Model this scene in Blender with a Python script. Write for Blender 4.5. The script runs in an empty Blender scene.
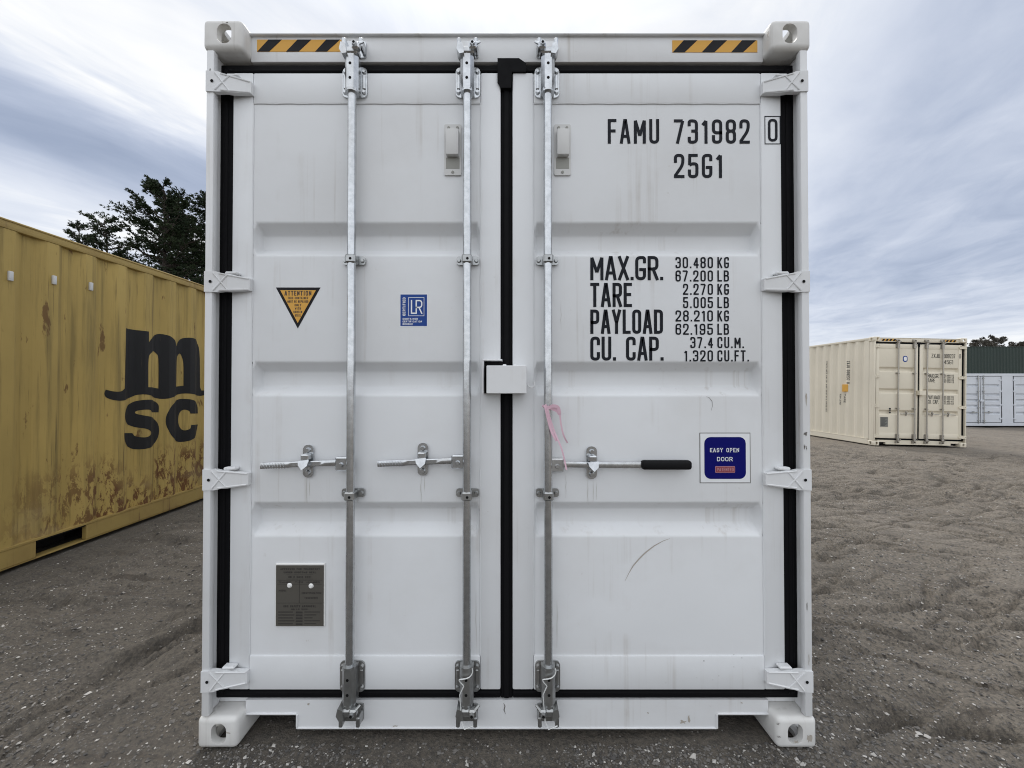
import bpy, bmesh, math, random
import numpy as np
from mathutils import Vector, Matrix

random.seed(7)
R = math.radians
SC = bpy.context.scene
COL = SC.collection

# ------------------------------------------------------------------ camera
CAM_D, CAM_H, PITCH = 1.520, 1.417, 0.61
FPX, CX, CY = 384.0, 507.0, 384.0
cd = bpy.data.cameras.new('camera')
cam = bpy.data.objects.new('camera', cd)
COL.objects.link(cam)
cam.location = (0, -CAM_D, CAM_H)
cam.rotation_euler = (R(90 + PITCH), 0, 0)
cd.sensor_width = 36
cd.lens = FPX / 1024 * 36
cd.shift_x = 5 / 1024
cd.clip_start = 0.02
cd.clip_end = 6000
SC.camera = cam

# ------------------------------------------------------------------ light
SUN_EL, SUN_AZ = 56.0, -12.0        # azimuth: 0 = straight ahead of the camera, beyond the container
SKY_STRENGTH = 0.1
world = bpy.data.worlds.new('World')
SC.world = world
world.use_nodes = True
sd = bpy.data.lights.new('sun', 'SUN')
sun = bpy.data.objects.new('sun', sd)
COL.objects.link(sun)
sd.energy = 1.3
sd.angle = R(16)
sd.color = (1.0, 0.965, 0.92)
_az = R(SUN_AZ)
_dir = Vector((math.sin(_az) * math.cos(R(SUN_EL)), math.cos(_az) * math.cos(R(SUN_EL)), math.sin(R(SUN_EL))))
sun.rotation_euler = (-_dir).to_track_quat('-Z', 'Y').to_euler()
SC.view_settings.view_transform = 'Standard'
SC.view_settings.look = 'None'
SC.view_settings.gamma = 1
SC.view_settings.use_curve_mapping = False
SC.view_settings.exposure = 0.30
SC.cycles.use_denoising = True
SC.cycles.filter_width = 1.05
SC.cycles.max_bounces = 6


def build_sky():
    nt = world.node_tree
    N, L = nt.nodes, nt.links
    N.clear()
    out = N.new('ShaderNodeOutputWorld')
    bg = N.new('ShaderNodeBackground')
    bg.inputs['Strength'].default_value = SKY_STRENGTH
    L.new(bg.outputs[0], out.inputs[0])
    sky = N.new('ShaderNodeTexSky')
    sky.sky_type = 'NISHITA'
    sky.sun_disc = False
    sky.sun_elevation = R(SUN_EL)
    sky.sun_rotation = R(SUN_AZ)
    tc = N.new('ShaderNodeTexCoord')
    sep = N.new('ShaderNodeSeparateXYZ')
    L.new(tc.outputs['Generated'], sep.inputs[0])

    def m(op, a, b=None, c=None):
        n = N.new('ShaderNodeMath')
        n.operation = op
        for i, v in enumerate((a, b, c)):
            if v is None:
                continue
            if isinstance(v, (int, float)):
                n.inputs[i].default_value = v
            else:
                L.new(v, n.inputs[i])
        return n.outputs[0]
    X, Y, Z = sep.outputs
    zc = m('MAXIMUM', Z, 0.035)
    u, v = m('DIVIDE', X, zc), m('DIVIDE', Y, zc)
    s = m('SUBTRACT', m('MULTIPLY', u, .863), m('MULTIPLY', v, .505))
    t = m('ADD', m('MULTIPLY', u, .505), m('MULTIPLY', v, .863))

    def noise(fs, ft, off, detail=5, rough=.55, dist=0.0):
        cb = N.new('ShaderNodeCombineXYZ')
        L.new(m('MULTIPLY', s, fs), cb.inputs[0])
        L.new(m('MULTIPLY', t, ft), cb.inputs[1])
        cb.inputs[2].default_value = off
        n = N.new('ShaderNodeTexNoise')
        n.inputs['Scale'].default_value = 1
        n.inputs['Detail'].default_value = detail
        n.inputs['Roughness'].default_value = rough
        n.inputs['Distortion'].default_value = dist
        L.new(cb.outputs[0], n.inputs['Vector'])
        return m('SUBTRACT', n.outputs['Fac'], .5)
    n1 = noise(1.1, .55, 3.1, 6, .55, .4)
    n2 = noise(2.5, 1.25, 7.7, 7, .6, .5)
    n3 = noise(.9, .9, 11.3, 4, .5, .5)
    sw = m('ADD', s, m('ADD', m('MULTIPLY', n1, .9), m('MULTIPLY', n2, .28)))
    # brightness of the cloud sheet across its streaks
    fac = m('DIVIDE', m('ADD', sw, 4.5), 9.0)
    rp = N.new('ShaderNodeValToRGB')
    stops = [(-4.4, .40), (-3.3, .92), (-2.95, .80), (-2.55, .30), (-2.25, .24), (-2.0, .48), (-1.78, .99), (-1.55, .92),
             (-1.2, .66), (-.6, .84), (.1, .82), (.35, .66), (.62, .36), (.95, .48), (1.3, .40), (1.8, .34), (2.5, .42), (3.6, .35), (4.4, .5)]
    cr = rp.color_ramp
    cr.interpolation = 'B_SPLINE'
    while len(cr.elements) < len(stops):
        cr.elements.new(.5)
    for e, (p, b) in zip(cr.elements, stops):
        e.position = (p + 4.5) / 9.0
        e.color = (b, b, b, 1)
    L.new(fac, rp.inputs[0])
    b = m('ADD', rp.outputs[0], m('ADD', m('MULTIPLY', n2, .55), m('MULTIPLY', n3, .35)))
    # overcast brightens towards the horizon's pale rim
    hz = m('SMOOTH_MIN', 1.0, m('MAXIMUM', m('SUBTRACT', 1.0, m('DIVIDE', Z, .20)), 0), .1)
    b = m('ADD', m('MULTIPLY_ADD', m('SUBTRACT', b, .6), 1.3, .6), m('MULTIPLY', hz, .62))
    # the cloud sheet melts into pale haze at the rim
    rim = m('MINIMUM', m('MAXIMUM', m('DIVIDE', m('SUBTRACT', Z, .02), .10), 0), 1)
    b = m('ADD', m('MULTIPLY', b, rim), m('MULTIPLY', m('SUBTRACT', 1.0, rim), .92))
    cc = N.new('ShaderNodeValToRGB')
    el = cc.color_ramp.elements
    el[0].position, el[0].color = 0.0, (.30, .36, .49, 1)
    el[1].position, el[1].color = 1.0, (.98, .985, .985, 1)
    for p, c in ((.3, (.45, .51, .64, 1)), (.55, (.62, .67, .78, 1)), (.78, (.76, .80, .88, 1))):
        e = el.new(p)
        e.color = c
    L.new(b, cc.inputs[0])
    sc10 = N.new('ShaderNodeVectorMath')
    sc10.operation = 'SCALE'
    # the unseen sky overhead is made brighter than the part in view
    zen = m('MULTIPLY_ADD', m('MAXIMUM', m('SUBTRACT', Z, .66), 0), .5, 1.0)
    L.new(m('MULTIPLY', zen, 8.6), sc10.inputs['Scale'])
    # unseen sky overhead and behind the viewer, brightened to light doors and ground
    over = m('MAXIMUM', m('MULTIPLY', m('SUBTRACT', Z, .66), 6.0), m('MULTIPLY', m('SUBTRACT', .10, Y), 2.2))
    over = m('MINIMUM', m('MAXIMUM', over, 0), .85)
    nx = N.new('ShaderNodeMix')
    nx.data_type = 'RGBA'
    L.new(over, nx.inputs[0])
    L.new(cc.outputs[0], nx.inputs[6])
    nx.inputs[7].default_value = (1.24, 1.275, 1.325, 1)
    L.new(nx.outputs[2], sc10.inputs[0])
    mx = N.new('ShaderNodeMix')
    mx.data_type = 'RGBA'
    mx.inputs[0].default_value = .94
    L.new(sky.outputs[0], mx.inputs[6])
    L.new(sc10.outputs[0], mx.inputs[7])
    L.new(mx.outputs[2], bg.inputs['Color'])


build_sky()


# ------------------------------------------------------------------ materials
def nmat(name):
    m = bpy.data.materials.new(name)
    m.use_nodes = True
    return m, m.node_tree.nodes, m.node_tree.links, m.node_tree.nodes['Principled BSDF']


def simple(name, col, rough=.5, metal=0.0, spec=.5):
    m, N, L, P = nmat(name)
    P.inputs['Base Color'].default_value = (*col, 1)
    P.inputs['Roughness'].default_value = rough
    P.inputs['Metallic'].default_value = metal
    P.inputs['Specular IOR Level'].default_value = spec
    tc = N.new('ShaderNodeTexCoord')
    n = N.new('ShaderNodeTexNoise')
    n.inputs['Scale'].default_value = 35
    n.inputs['Detail'].default_value = 5
    L.new(tc.outputs['Object'], n.inputs['Vector'])
    mr = N.new('ShaderNodeMapRange')
    mr.inputs[3].default_value = max(.05, rough - .12)
    mr.inputs[4].default_value = min(1, rough + .12)
    L.new(n.outputs['Fac'], mr.inputs[0])
    L.new(mr.outputs[0], P.inputs['Roughness'])
    return m


def tex_noise(N, L, vec, scale, sx=1, sy=1, sz=1, detail=5, rough=.55, off=(0, 0, 0), dist=0):
    mp = N.new('ShaderNodeMapping')
    mp.inputs['Scale'].default_value = (sx, sy, sz)
    mp.inputs['Location'].default_value = off
    L.new(vec, mp.inputs['Vector'])
    n = N.new('ShaderNodeTexNoise')
    n.inputs['Scale'].default_value = scale
    n.inputs['Detail'].default_value = detail
    n.inputs['Roughness'].default_value = rough
    n.inputs['Distortion'].default_value = dist
    L.new(mp.outputs[0], n.inputs['Vector'])
    return n.outputs['Fac']


def ramp(N, L, fac, p0, p1, v0=0.0, v1=1.0):
    mr = N.new('ShaderNodeMapRange')
    mr.clamp = True
    mr.inputs[1].default_value = p0
    mr.inputs[2].default_value = p1
    mr.inputs[3].default_value = v0
    mr.inputs[4].default_value = v1
    L.new(fac, mr.inputs[0])
    return mr.outputs[0]


def mul(N, L, a, b):
    n = N.new('ShaderNodeMath')
    n.operation = 'MULTIPLY'
    for i, v in enumerate((a, b)):
        if isinstance(v, (int, float)):
            n.inputs[i].default_value = v
        else:
            L.new(v, n.inputs[i])
    return n.outputs[0]


def mixc(N, L, fac, a, b):
    n = N.new('ShaderNodeMix')
    n.data_type = 'RGBA'
    if isinstance(fac, (int, float)):
        n.inputs[0].default_value = fac
    else:
        L.new(fac, n.inputs[0])
    for i, v in ((6, a), (7, b)):
        if isinstance(v, tuple):
            n.inputs[i].default_value = (*v, 1)
        else:
            L.new(v, n.inputs[i])
    return n.outputs[2]


def bump(N, L, P, h, strength, dist):
    b = N.new('ShaderNodeBump')
    b.inputs['Strength'].default_value = strength
    b.inputs['Distance'].default_value = dist
    L.new(h, b.inputs['Height'])
    L.new(b.outputs[0], P.inputs['Normal'])


def paint(name, col, dirt=(.36, .32, .27), amount=.35, rough=.42, streak=1.0):
    """steel paint: faint vertical run-off streaks, blotches and hairline grime"""
    m, N, L, P = nmat(name)
    tc = N.new('ShaderNodeTexCoord').outputs['Object']
    st = ramp(N, L, tex_noise(N, L, tc, 1, 26, 26, .7, 4, .6), .56, .78)
    bl = ramp(N, L, tex_noise(N, L, tc, 2.1, 1, 1, 1, 5, .6, (3, 1, 7)), .46, .72)
    sp = ramp(N, L, tex_noise(N, L, tc, 34, 1, 1, .8, 3, .6, (9, 2, 4)), .70, .80)
    f1 = mul(N, L, mul(N, L, st, bl), amount * streak)
    f2 = mul(N, L, mul(N, L, sp, bl), amount * .7)
    big = ramp(N, L, tex_noise(N, L, tc, .9, 1, 1, 1, 3, .5, (5, 5, 5)), .3, .7)
    c0 = mixc(N, L, big, tuple(x * .95 for x in col), tuple(min(1, x * 1.03) for x in col))
    c1 = mixc(N, L, f1, c0, dirt)
    c2 = mixc(N, L, f2, c1, dirt)
    c3 = mixc(N, L, mul(N, L, bl, amount * .16), c2, dirt)
    L.new(c3, P.inputs['Base Color'])
    L.new(ramp(N, L, tex_noise(N, L, tc, 14, 1, 1, 1, 5), .3, .7, rough - .06, rough + .14), P.inputs['Roughness'])
    bump(N, L, P, tex_noise(N, L, tc, 4, 1, 1, 1, 4, .5, (1, 8, 2)), .22, .014)
    return m


def galvanised(name, base=(.60, .62, .64), rough=.36):
    m, N, L, P = nmat(name)
    tc = N.new('ShaderNodeTexCoord').outputs['Object']
    n = tex_noise(N, L, tc, 40, 1, 1, 1, 4, .6)
    n2 = tex_noise(N, L, tc, 7, 1, 1, .25, 4, .6, (2, 5, 1))
    c = mixc(N, L, ramp(N, L, n, .35, .65), tuple(x * .80 for x in base), base)
    c = mixc(N, L, ramp(N, L, n2, .50, .75, 0, .6), c, (.42, .40, .37))
    L.new(c, P.inputs['Base Color'])
    P.inputs['Metallic'].default_value = .9
    L.new(ramp(N, L, n2, .3, .7, rough - .08, rough + .12), P.inputs['Roughness'])
    bump(N, L, P, n, .12, .0015)
    return m


def rusty_paint(name, col):
    m, N, L, P = nmat(name)
    tcn = N.new('ShaderNodeTexCoord')
    tc = tcn.outputs['Object']
    sep = N.new('ShaderNodeSeparateXYZ')
    L.new(tc, sep.inputs[0])
    fade = mixc(N, L, ramp(N, L, tex_noise(N, L, tc, 1.3, 1, 1, .5, 5, .6), .35, .68), tuple(x * .84 for x in col), tuple(x * 1.12 for x in col))
    streak = ramp(N, L, tex_noise(N, L, tc, 1, 18, 18, .8, 5, .6, (4, 0, 1)), .50, .68, 0, .60)
    fade = mixc(N, L, streak, fade, (.16, .12, .045))
    thin = ramp(N, L, tex_noise(N, L, tc, 1, 60, 60, 1.6, 4, .65, (1, 7, 3)), .60, .70, 0, .65)
    fade = mixc(N, L, thin, fade, (.09, .065, .03))
    low = ramp(N, L, sep.outputs[2], 0.20, .80, 1, 0)
    along = ramp(N, L, sep.outputs[1], 1.8, 2.3, .35, 1)
    rn = ramp(N, L, tex_noise(N, L, tc, 15, 1, 1.1, .5, 7, .72, (2, 2, 6), .4), .488, .54)
    rb = ramp(N, L, tex_noise(N, L, tc, 1.6, 1, 1, .4, 3, .5, (7, 2, 1)), .38, .48)
    rf = mul(N, L, mul(N, L, mul(N, L, rn, rb), ramp(N, L, low, 0.05, .4)), along)
    rust = mixc(N, L, tex_noise(N, L, tc, 30), (.065, .022, .012), (.17, .065, .03))
    c = mixc(N, L, mul(N, L, rf, .9), fade, rust)
    spots = ramp(N, L, tex_noise(N, L, tc, 11, 1, 1, .28, 5, .6, (5, 3, 8)), .64, .68, 0, .8)
    c = mixc(N, L, spots, c, (.12, .055, .022))
    # pale dusting low down between the rust patches
    pale = ramp(N, L, tex_noise(N, L, tc, 2.6, 1, .5, 1.6, 4, .5, (8, 8, 8)), .5, .6)
    c = mixc(N, L, mul(N, L, mul(N, L, pale, ramp(N, L, low, .35, .7)), .22), c, (.45, .36, .20))
    L.new(c, P.inputs['Base Color'])
    P.inputs['Roughness'].default_value = .62
    P.inputs['Specular IOR Level'].default_value = .3
    bump(N, L, P, tex_noise(N, L, tc, 5, 1, 1, .5, 4, .5), .35, .02)
    return m


M = {}
WHITE = (.72, .735, .75)
M['white'] = paint('white container paint', WHITE, amount=.8)
M['white_post'] = paint('white frame paint', (.71, .72, .73), amount=1.0)
M['casting'] = paint('white casting paint with scuffs', (.70, .695, .675), dirt=(.20, .16, .12), amount=1.5)
M['cream'] = paint('cream container paint', (.72, .66, .535), amount=.35, rough=.45)
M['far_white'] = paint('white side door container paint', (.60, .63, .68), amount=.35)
M['green'] = paint('dark green container paint', (.014, .030, .024), dirt=(.03, .04, .03), amount=.5, rough=.55)
M['yellow'] = rusty_paint('weathered yellow paint', (.435, .312, .100))
M['yellow_rail'] = paint('yellow rail paint with rust', (.38, .27, .085), dirt=(.12, .055, .028), amount=2.2, rough=.6)
M['galv'] = galvanised('galvanised steel', (.62, .64, .66), .20)
M['galv_dark'] = galvanised('dull galvanised steel', (.44, .45, .45), .30)
M['rubber'] = simple('black rubber gasket', (.006, .006, .007), .7, 0, .10)
M['black_grip'] = simple('black rubber grip', (.006, .006, .007), .6, 0, .15)
M['dark_hole'] = simple('dark hole', (.010, .010, .010), .9, 0, .1)
M['ink'] = simple('black vinyl lettering', (.012, .014, .019), .6, 0, .15)
M['ink_worn'] = simple('worn black logo paint', (.017, .017, .018), .6, 0, .3)
M['brown_ink'] = simple('dark brown print', (.05, .028, .016), .5)
M['orange'] = simple('orange yellow vinyl', (.66, .36, .075), .5, 0, .2)
M['stripe_black'] = simple('black hazard stripe vinyl', (.014, .014, .017), .6, 0, .15)
M['blue_lr'] = simple('blue vinyl', (.018, .06, .26), .5, 0, .2)
M['blue_navy'] = simple('navy blue vinyl', (.003, .004, .125), .5, 0, .1)
M['sticker_white'] = simple('white vinyl', (.78, .80, .82), .4)
M['red'] = simple('dull red print', (.25, .045, .06), .5)
M['red_light'] = simple('pale red print', (.45, .22, .26), .5)
M['plate'] = simple('grey brown stamped metal plate', (.105, .098, .085), .5, .35)
M['plate_print'] = simple('black plate print', (.035, .032, .029), .5)
M['rivet'] = simple('white painted rivet', (.8, .8, .78), .4)
M['vent'] = simple('pale plastic vent', (.60, .60, .59), .5)
M['vent_grey'] = simple('grey vent mesh', (.30, .30, .275), .7)
M['pink'] = simple('pink ribbon', (.72, .48, .57), .6)
M['scuff'] = simple('grey brown scuff mark', (.40, .365, .32), .7)
M['runoff'] = simple('faint grey run-off stain', (.50, .49, .46), .6)
M['scuff_dark'] = simple('dark scuff mark', (.13, .12, .11), .7)
M['under'] = simple('dark bitumen underside', (.014, .013, .013), .8, 0, .2)
M['wire'] = simple('bright seal wire', (.72, .73, .72), .4, .3)
M['cream_plate'] = simple('grey data plate', (.20, .20, .18), .5, .2)


# ------------------------------------------------------------------ helpers
def Pt(px, py, y):
    """where the photograph's pixel ray meets the vertical plane at depth y"""
    a, b = (px - CX) / FPX, (CY - py) / FPX
    c, s = math.cos(R(PITCH)), math.sin(R(PITCH))
    dy, dz = c - b * s, s + b * c
    t = (y + CAM_D) / dy
    return t * a, CAM_H + t * dz


def PX(px, y, py=388):
    return Pt(px, py, y)[0]


def PZ(py, y):
    return Pt(507, py, y)[1]


class MB:
    def __init__(s):
        s.v, s.f, s.m = [], [], []

    def add(s, vs, fs, mi=0):
        o = len(s.v)
        s.v += [tuple(v) for v in vs]
        for f in fs:
            s.f.append(tuple(i + o for i in f))
            s.m.append(mi)

    def box(s, x0, x1, y0, y1, z0, z1, mi=0, bev=0.0, seg=1):
        if x0 > x1: x0, x1 = x1, x0
        if y0 > y1: y0, y1 = y1, y0
        if z0 > z1: z0, z1 = z1, z0
        bev = min(bev, .45 * min(x1 - x0, y1 - y0, z1 - z0))
        if bev <= 0:
            v = [(x, y, z) for z in (z0, z1) for y in (y0, y1) for x in (x0, x1)]
            s.add(v, [(0, 2, 3, 1), (4, 5, 7, 6), (0, 1, 5, 4), (2, 6, 7, 3), (0, 4, 6, 2), (1, 3, 7, 5)], mi)
            return
        bm = bmesh.new()
        bmesh.ops.create_cube(bm, size=1)
        for v in bm.verts:
            v.co = ((x0 + x1) / 2 + v.co.x * (x1 - x0), (y0 + y1) / 2 + v.co.y * (y1 - y0), (z0 + z1) / 2 + v.co.z * (z1 - z0))
        bmesh.ops.bevel(bm, geom=bm.edges[:], offset=bev, segments=seg, affect='EDGES', profile=.5)
        s.addbm(bm, mi)

    def addbm(s, bm, mi=0):
        bm.verts.index_update()
        s.add([v.co for v in bm.verts], [[v.index for v in f.verts] for f in bm.faces], mi)
        bm.free()

    def prism(s, poly, y0, y1, mi=0, fn=None):
        """poly: (x, z) outline, extruded from y0 to y1; fn may move points"""
        n = len(poly)
        vs = [(x, y0, z) for x, z in poly] + [(x, y1, z) for x, z in poly]
        if fn:
            vs = [fn(*v) for v in vs]
        fs = [tuple(range(n)), tuple(range(2 * n - 1, n - 1, -1))]
        fs += [(i, (i + 1) % n, n + (i + 1) % n, n + i) for i in range(n)]
        s.add(vs, fs, mi)

    def cyl(s, p0, p1, r0, r1=None, n=14, mi=0):
        r1 = r0 if r1 is None else r1
        p0, p1 = Vector(p0), Vector(p1)
        d = (p1 - p0).normalized()
        a = d.orthogonal().normalized()
        b = d.cross(a)
        vs = []
        for p, r in ((p0, r0), (p1, r1)):
            for i in range(n):
                t = 2 * math.pi * i / n
                vs.append(p + (a * math.cos(t) + b * math.sin(t)) * r)
        fs = [(i, (i + 1) % n, n + (i + 1) % n, n + i) for i in range(n)]
        fs += [tuple(range(n - 1, -1, -1)), tuple(range(n, 2 * n))]
        s.add(vs, fs, mi)

    def tube(s, pts, r, n=6, mi=0):
        pts = [Vector(p) for p in pts]
        rs = r if isinstance(r, (list, tuple)) else [r] * len(pts)
        rings = []
        prev = None
        for i, p in enumerate(pts):
            d = (pts[min(i + 1, len(pts) - 1)] - pts[max(i - 1, 0)]).normalized()
            a = d.orthogonal().normalized() if prev is None else (prev - d * prev.dot(d)).normalized()
            prev = a
            b = d.cross(a)
            rings.append([p + (a * math.cos(2 * math.pi * k / n) + b * math.sin(2 * math.pi * k / n)) * rs[i] for k in range(n)])
        vs = [v for g in rings for v in g]
        fs = []
        for i in range(len(pts) - 1):
            for k in range(n):
                fs.append((i * n + k, i * n + (k + 1) % n, (i + 1) * n + (k + 1) % n, (i + 1) * n + k))
        fs += [tuple(range(n - 1, -1, -1)), tuple((len(pts) - 1) * n + k for k in range(n))]
        s.add(vs, fs, mi)

    def build(s, name, mats, parent=None, smooth=35, fix=True):
        me = bpy.data.meshes.new(name)
        me.from_pydata(s.v, [], s.f)
        mats = mats if isinstance(mats, (list, tuple)) else [mats]
        for m in mats:
            me.materials.append(m)
        me.polygons.foreach_set('material_index', s.m)
        if fix:
            bm = bmesh.new()
            bm.from_mesh(me)
            bmesh.ops.recalc_face_normals(bm, faces=bm.faces)
            bm.to_mesh(me)
            bm.free()
        if smooth:
            me.polygons.foreach_set('use_smooth', [True] * len(me.polygons))
            me.set_sharp_from_angle(angle=R(smooth))
        o = bpy.data.objects.new(name, me)
        COL.objects.link(o)
        if parent:
            o.parent = parent
        return o


def thing(name, label, cat, loc=(0, 0, 0), rz=0, group=None):
    o = bpy.data.objects.new(name, None)
    COL.objects.link(o)
    o.location = loc
    o.rotation_euler = (0, 0, rz)
    o.empty_display_size = .3
    tag(o, label, cat, group)
    return o


def tag(o, label=None, cat=None, group=None, kind=None):
    for k, v in (('label', label), ('category', cat), ('group', group), ('kind', kind)):
        if v:
            o[k] = v


# ------------------------------------------------------------------ stroke lettering
def fil(pts, r, closed=False, n=5):
    """round the corners of a polyline"""
    out = []
    N_ = len(pts)
    for i, p in enumerate(pts):
        p = Vector(p[:2])
        rr = r if len(pts[i]) < 3 else pts[i][2]
        if (not closed and i in (0, N_ - 1)) or rr <= 0:
            out.append(p)
            continue
        a, b = Vector(pts[i - 1][:2]), Vector(pts[(i + 1) % N_][:2])
        k = min(rr, (a - p).length * .5, (b - p).length * .5)
        s_, e_ = p + (a - p).normalized() * k, p + (b - p).normalized() * k
        for j in range(n + 1):
            t = j / n
            out.append(s_ * (1 - t) ** 2 + p * (2 * t * (1 - t)) + e_ * t ** 2)
    return out


def glyph(c, w, h):
    r = min(w * .62, h * .32)
    F = lambda p, cl=False: (fil(p, r, cl), cl)
    S = lambda *p: ([Vector(q) for q in p], False)
    m = h * .52
    G = {
        'A': [S((0, 0), (w * .44, h), (w * .56, h), (w, 0)), S((w * .13, h * .27), (w * .87, h * .27))],
        'B': [F([(0, m), (w * .95, m), (w * .95, h), (0, h), (0, h, 0)]), F([(0, h, 0), (0, 0, 0), (w, 0), (w, m), (0, m)])],
        'C': [F([(w, h * .74), (w, h), (0, h), (0, 0), (w, 0), (w, h * .26)])],
        'D': [F([(0, 0, 0), (0, h, 0), (w, h), (w, 0)], True)],
        'E': [S((w, h), (0, h), (0, 0), (w, 0)), S((0, m), (w * .85, m))],
        'F': [S((w, h), (0, h), (0, 0)), S((0, m), (w * .85, m))],
        'G': [F([(w, h * .80), (w, h), (0, h), (0, 0), (w, 0), (w, h * .43, 0), (w * .52, h * .43)])],
        'H': [S((0, 0), (0, h)), S((w, 0), (w, h)), S((0, m), (w, m))],
        'I': [S((w / 2, 0), (w / 2, h))],
        'J': [F([(w, h), (w, 0), (0, 0), (0, h * .3)])],
        'K': [S((0, 0), (0, h)), S((w, h), (0, h * .36)), S((w * .32, h * .56), (w, 0))],
        'L': [S((0, h), (0, 0), (w, 0))],
        'M': [S((0, 0), (0, h), (w / 2, h * .3), (w, h), (w, 0))],
        'N': [S((0, 0), (0, h), (w, 0), (w, h))],
        'O': [F([(0, 0), (0, h), (w, h), (w, 0)], True)],
        'P': [F([(0, 0, 0), (0, h, 0), (w, h), (w, h * .46), (0, h * .46)])],
        'R': [F([(0, 0, 0), (0, h, 0), (w, h), (w, h * .46), (0, h * .46)]), S((w * .5, h * .46), (w, 0))],
        'S': [F([(w, h * .74), (w, h), (0, h), (0, m), (w, m * .96), (w, 0), (0, 0), (0, h * .26)])],
        'T': [S((0, h), (w, h)), S((w / 2, h), (w / 2, 0))],
        'U': [F([(0, h), (0, 0), (w, 0), (w, h)])],
        'V': [S((0, h), (w * .45, 0), (w * .55, 0), (w, h))],
        'W': [S((0, h), (w * .25, 0), (w * .5, h * .7), (w * .75, 0), (w, h))],
        'X': [S((0, 0), (w, h)), S((0, h), (w, 0))],
        'Y': [S((0, h), (w / 2, h * .45), (w, h)), S((w / 2, h * .45), (w / 2, 0))],
        'Z': [S((0, h), (w, h), (0, 0), (w, 0))],
        '0': [F([(0, 0), (0, h), (w, h), (w, 0)], True)],
        '1': [S((w * .0, h * .82), (w * .75, h), (w * .75, 0))],
        '2': [(fil([(0, h * .72), (0, h), (w, h), (w, h * .56), (0, h * .06, 0), (0, 0, 0), (w, 0)], r), False)],
        '3': [F([(0, h * .82), (0, h), (w, h), (w, m), (w * .5, m)]), F([(w * .5, m), (w, m), (w, 0), (0, 0), (0, h * .18)])],
        '4': [S((w * .78, 0), (w * .78, h), (0, h * .26), (w, h * .26))],
        '5': [(fil([(w * .92, h, 0), (w * .06, h, 0), (w * .02, h * .54, 0), (w * .3, h * .60), (w, h * .60), (w, 0), (0, 0), (0, h * .26)], r), False)],
        '6': [F([(w, h * .74), (w, h), (0, h), (0, 0), (w, 0), (w, h * .56), (0, h * .56)])],
        '7': [S((0, h), (w, h), (w * .3, 0))],
        '8': [F([(0, m), (0, h), (w, h), (w, m)], True), F([(0, 0), (0, m), (w, m), (w, 0)], True)],
        '9': [F([(0, h * .26), (0, 0), (w, 0), (w, h), (0, h), (0, h * .44), (w, h * .44)])],
    }
    return G.get(c, [])


WID = {'M': 1.3, 'W': 1.4, 'I': .30, '1': .55, ' ': .55, 'A': 1.08, 'E': .82, 'F': .82, 'L': .82, 'T': .92, '.': 0.0}


def thick(pts, t, closed):
    pts = [p for i, p in enumerate(pts) if i == 0 or (p - pts[i - 1]).length > 1e-7]
    if closed and (pts[0] - pts[-1]).length < 1e-6:
        pts = pts[:-1]
    n = len(pts)
    L_, R_ = [], []
    for i in range(n):
        if closed:
            a, b = pts[i - 1], pts[(i + 1) % n]
        else:
            a, b = pts[max(i - 1, 0)], pts[min(i + 1, n - 1)]
        d0 = (pts[i] - a) if (closed or i > 0) else (b - pts[i])
        d1 = (b - pts[i]) if (closed or i < n - 1) else d0
        d0, d1 = d0.normalized(), d1.normalized()
        n0, n1 = Vector((-d0.y, d0.x)), Vector((-d1.y, d1.x))
        mm = n0 + n1
        if mm.length < 1e-6:
            mm = n0
        mm.normalize()
        k = min(1 / max(mm.dot(n0), .3), 2.2)
        L_.append(pts[i] + mm * (t / 2 * k))
        R_.append(pts[i] - mm * (t / 2 * k))
    q = []
    for i in range(n if closed else n - 1):
        j = (i + 1) % n
        q.append((L_[i], L_[j], R_[j], R_[i]))
    return q


def text2d(s, x0, x1, z0, z1, t, serif=False, align='fit', gap=None, mono=False):
    """quads [(layer, (4 points))] of a line of condensed lettering filling the box; t = stroke width"""
    H = z1 - z0
    gap = t * 1.15 if gap is None else gap
    W = lambda c: 1.0 if mono and c not in '. 1' else WID.get(c, 1.0)
    fixed = sum(t for c in s) + gap * (len(s) - 1)
    units = sum(W(c) for c in s)
    un = (x1 - x0 - fixed) / units
    x = x0
    out = []
    for c in s:
        w = un * W(c)
        if c == '.':
            out.append((0, (Vector((x, z0)), Vector((x + t, z0)), Vector((x + t, z0 + t * 1.1)), Vector((x, z0 + t * 1.1)))))
        for k, (pl, cl) in enumerate(glyph(c, w, H - t)):
            pl = [p + Vector((x + t / 2, z0 + t / 2)) for p in pl]
            if not cl:      # square the free ends out to the full height
                for e, o in ((0, 1), (-1, -2)):
                    d = (pl[e] - pl[o]).normalized()
                    if c not in '.':
                        pl[e] = pl[e] + d * (t / 2) * (1 if abs(d.x) > .9 or abs(d.y) > .9 else .3)
            runs = [[pl[0]]]
            for i in range(1, len(pl)):
                runs[-1].append(pl[i])
                if not cl and i < len(pl) - 1:
                    d0, d1 = pl[i] - pl[i - 1], pl[i + 1] - pl[i]
                    if d0.length > 1e-7 and d1.length > 1e-7 and d0.angle(d1) > R(100):
                        runs.append([pl[i]])
            for j, rn in enumerate(runs):
                for q in thick(rn, t, cl):
                    out.append((k + j, q))
            if serif:
                for p in (pl[0], pl[-1]):
                    if not cl and (abs(p.y - z0) < t or abs(p.y - z1) < t):
                        zz = z0 + t * .25 if abs(p.y - z0) < t else z1 - t * .25
                        out.append((2, tuple(Vector((p.x + a * t * .95, zz + b * t * .25)) for a, b in ((-1, -1), (1, -1), (1, 1), (-1, 1)))))
        x += w + t + gap
    return out


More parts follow.
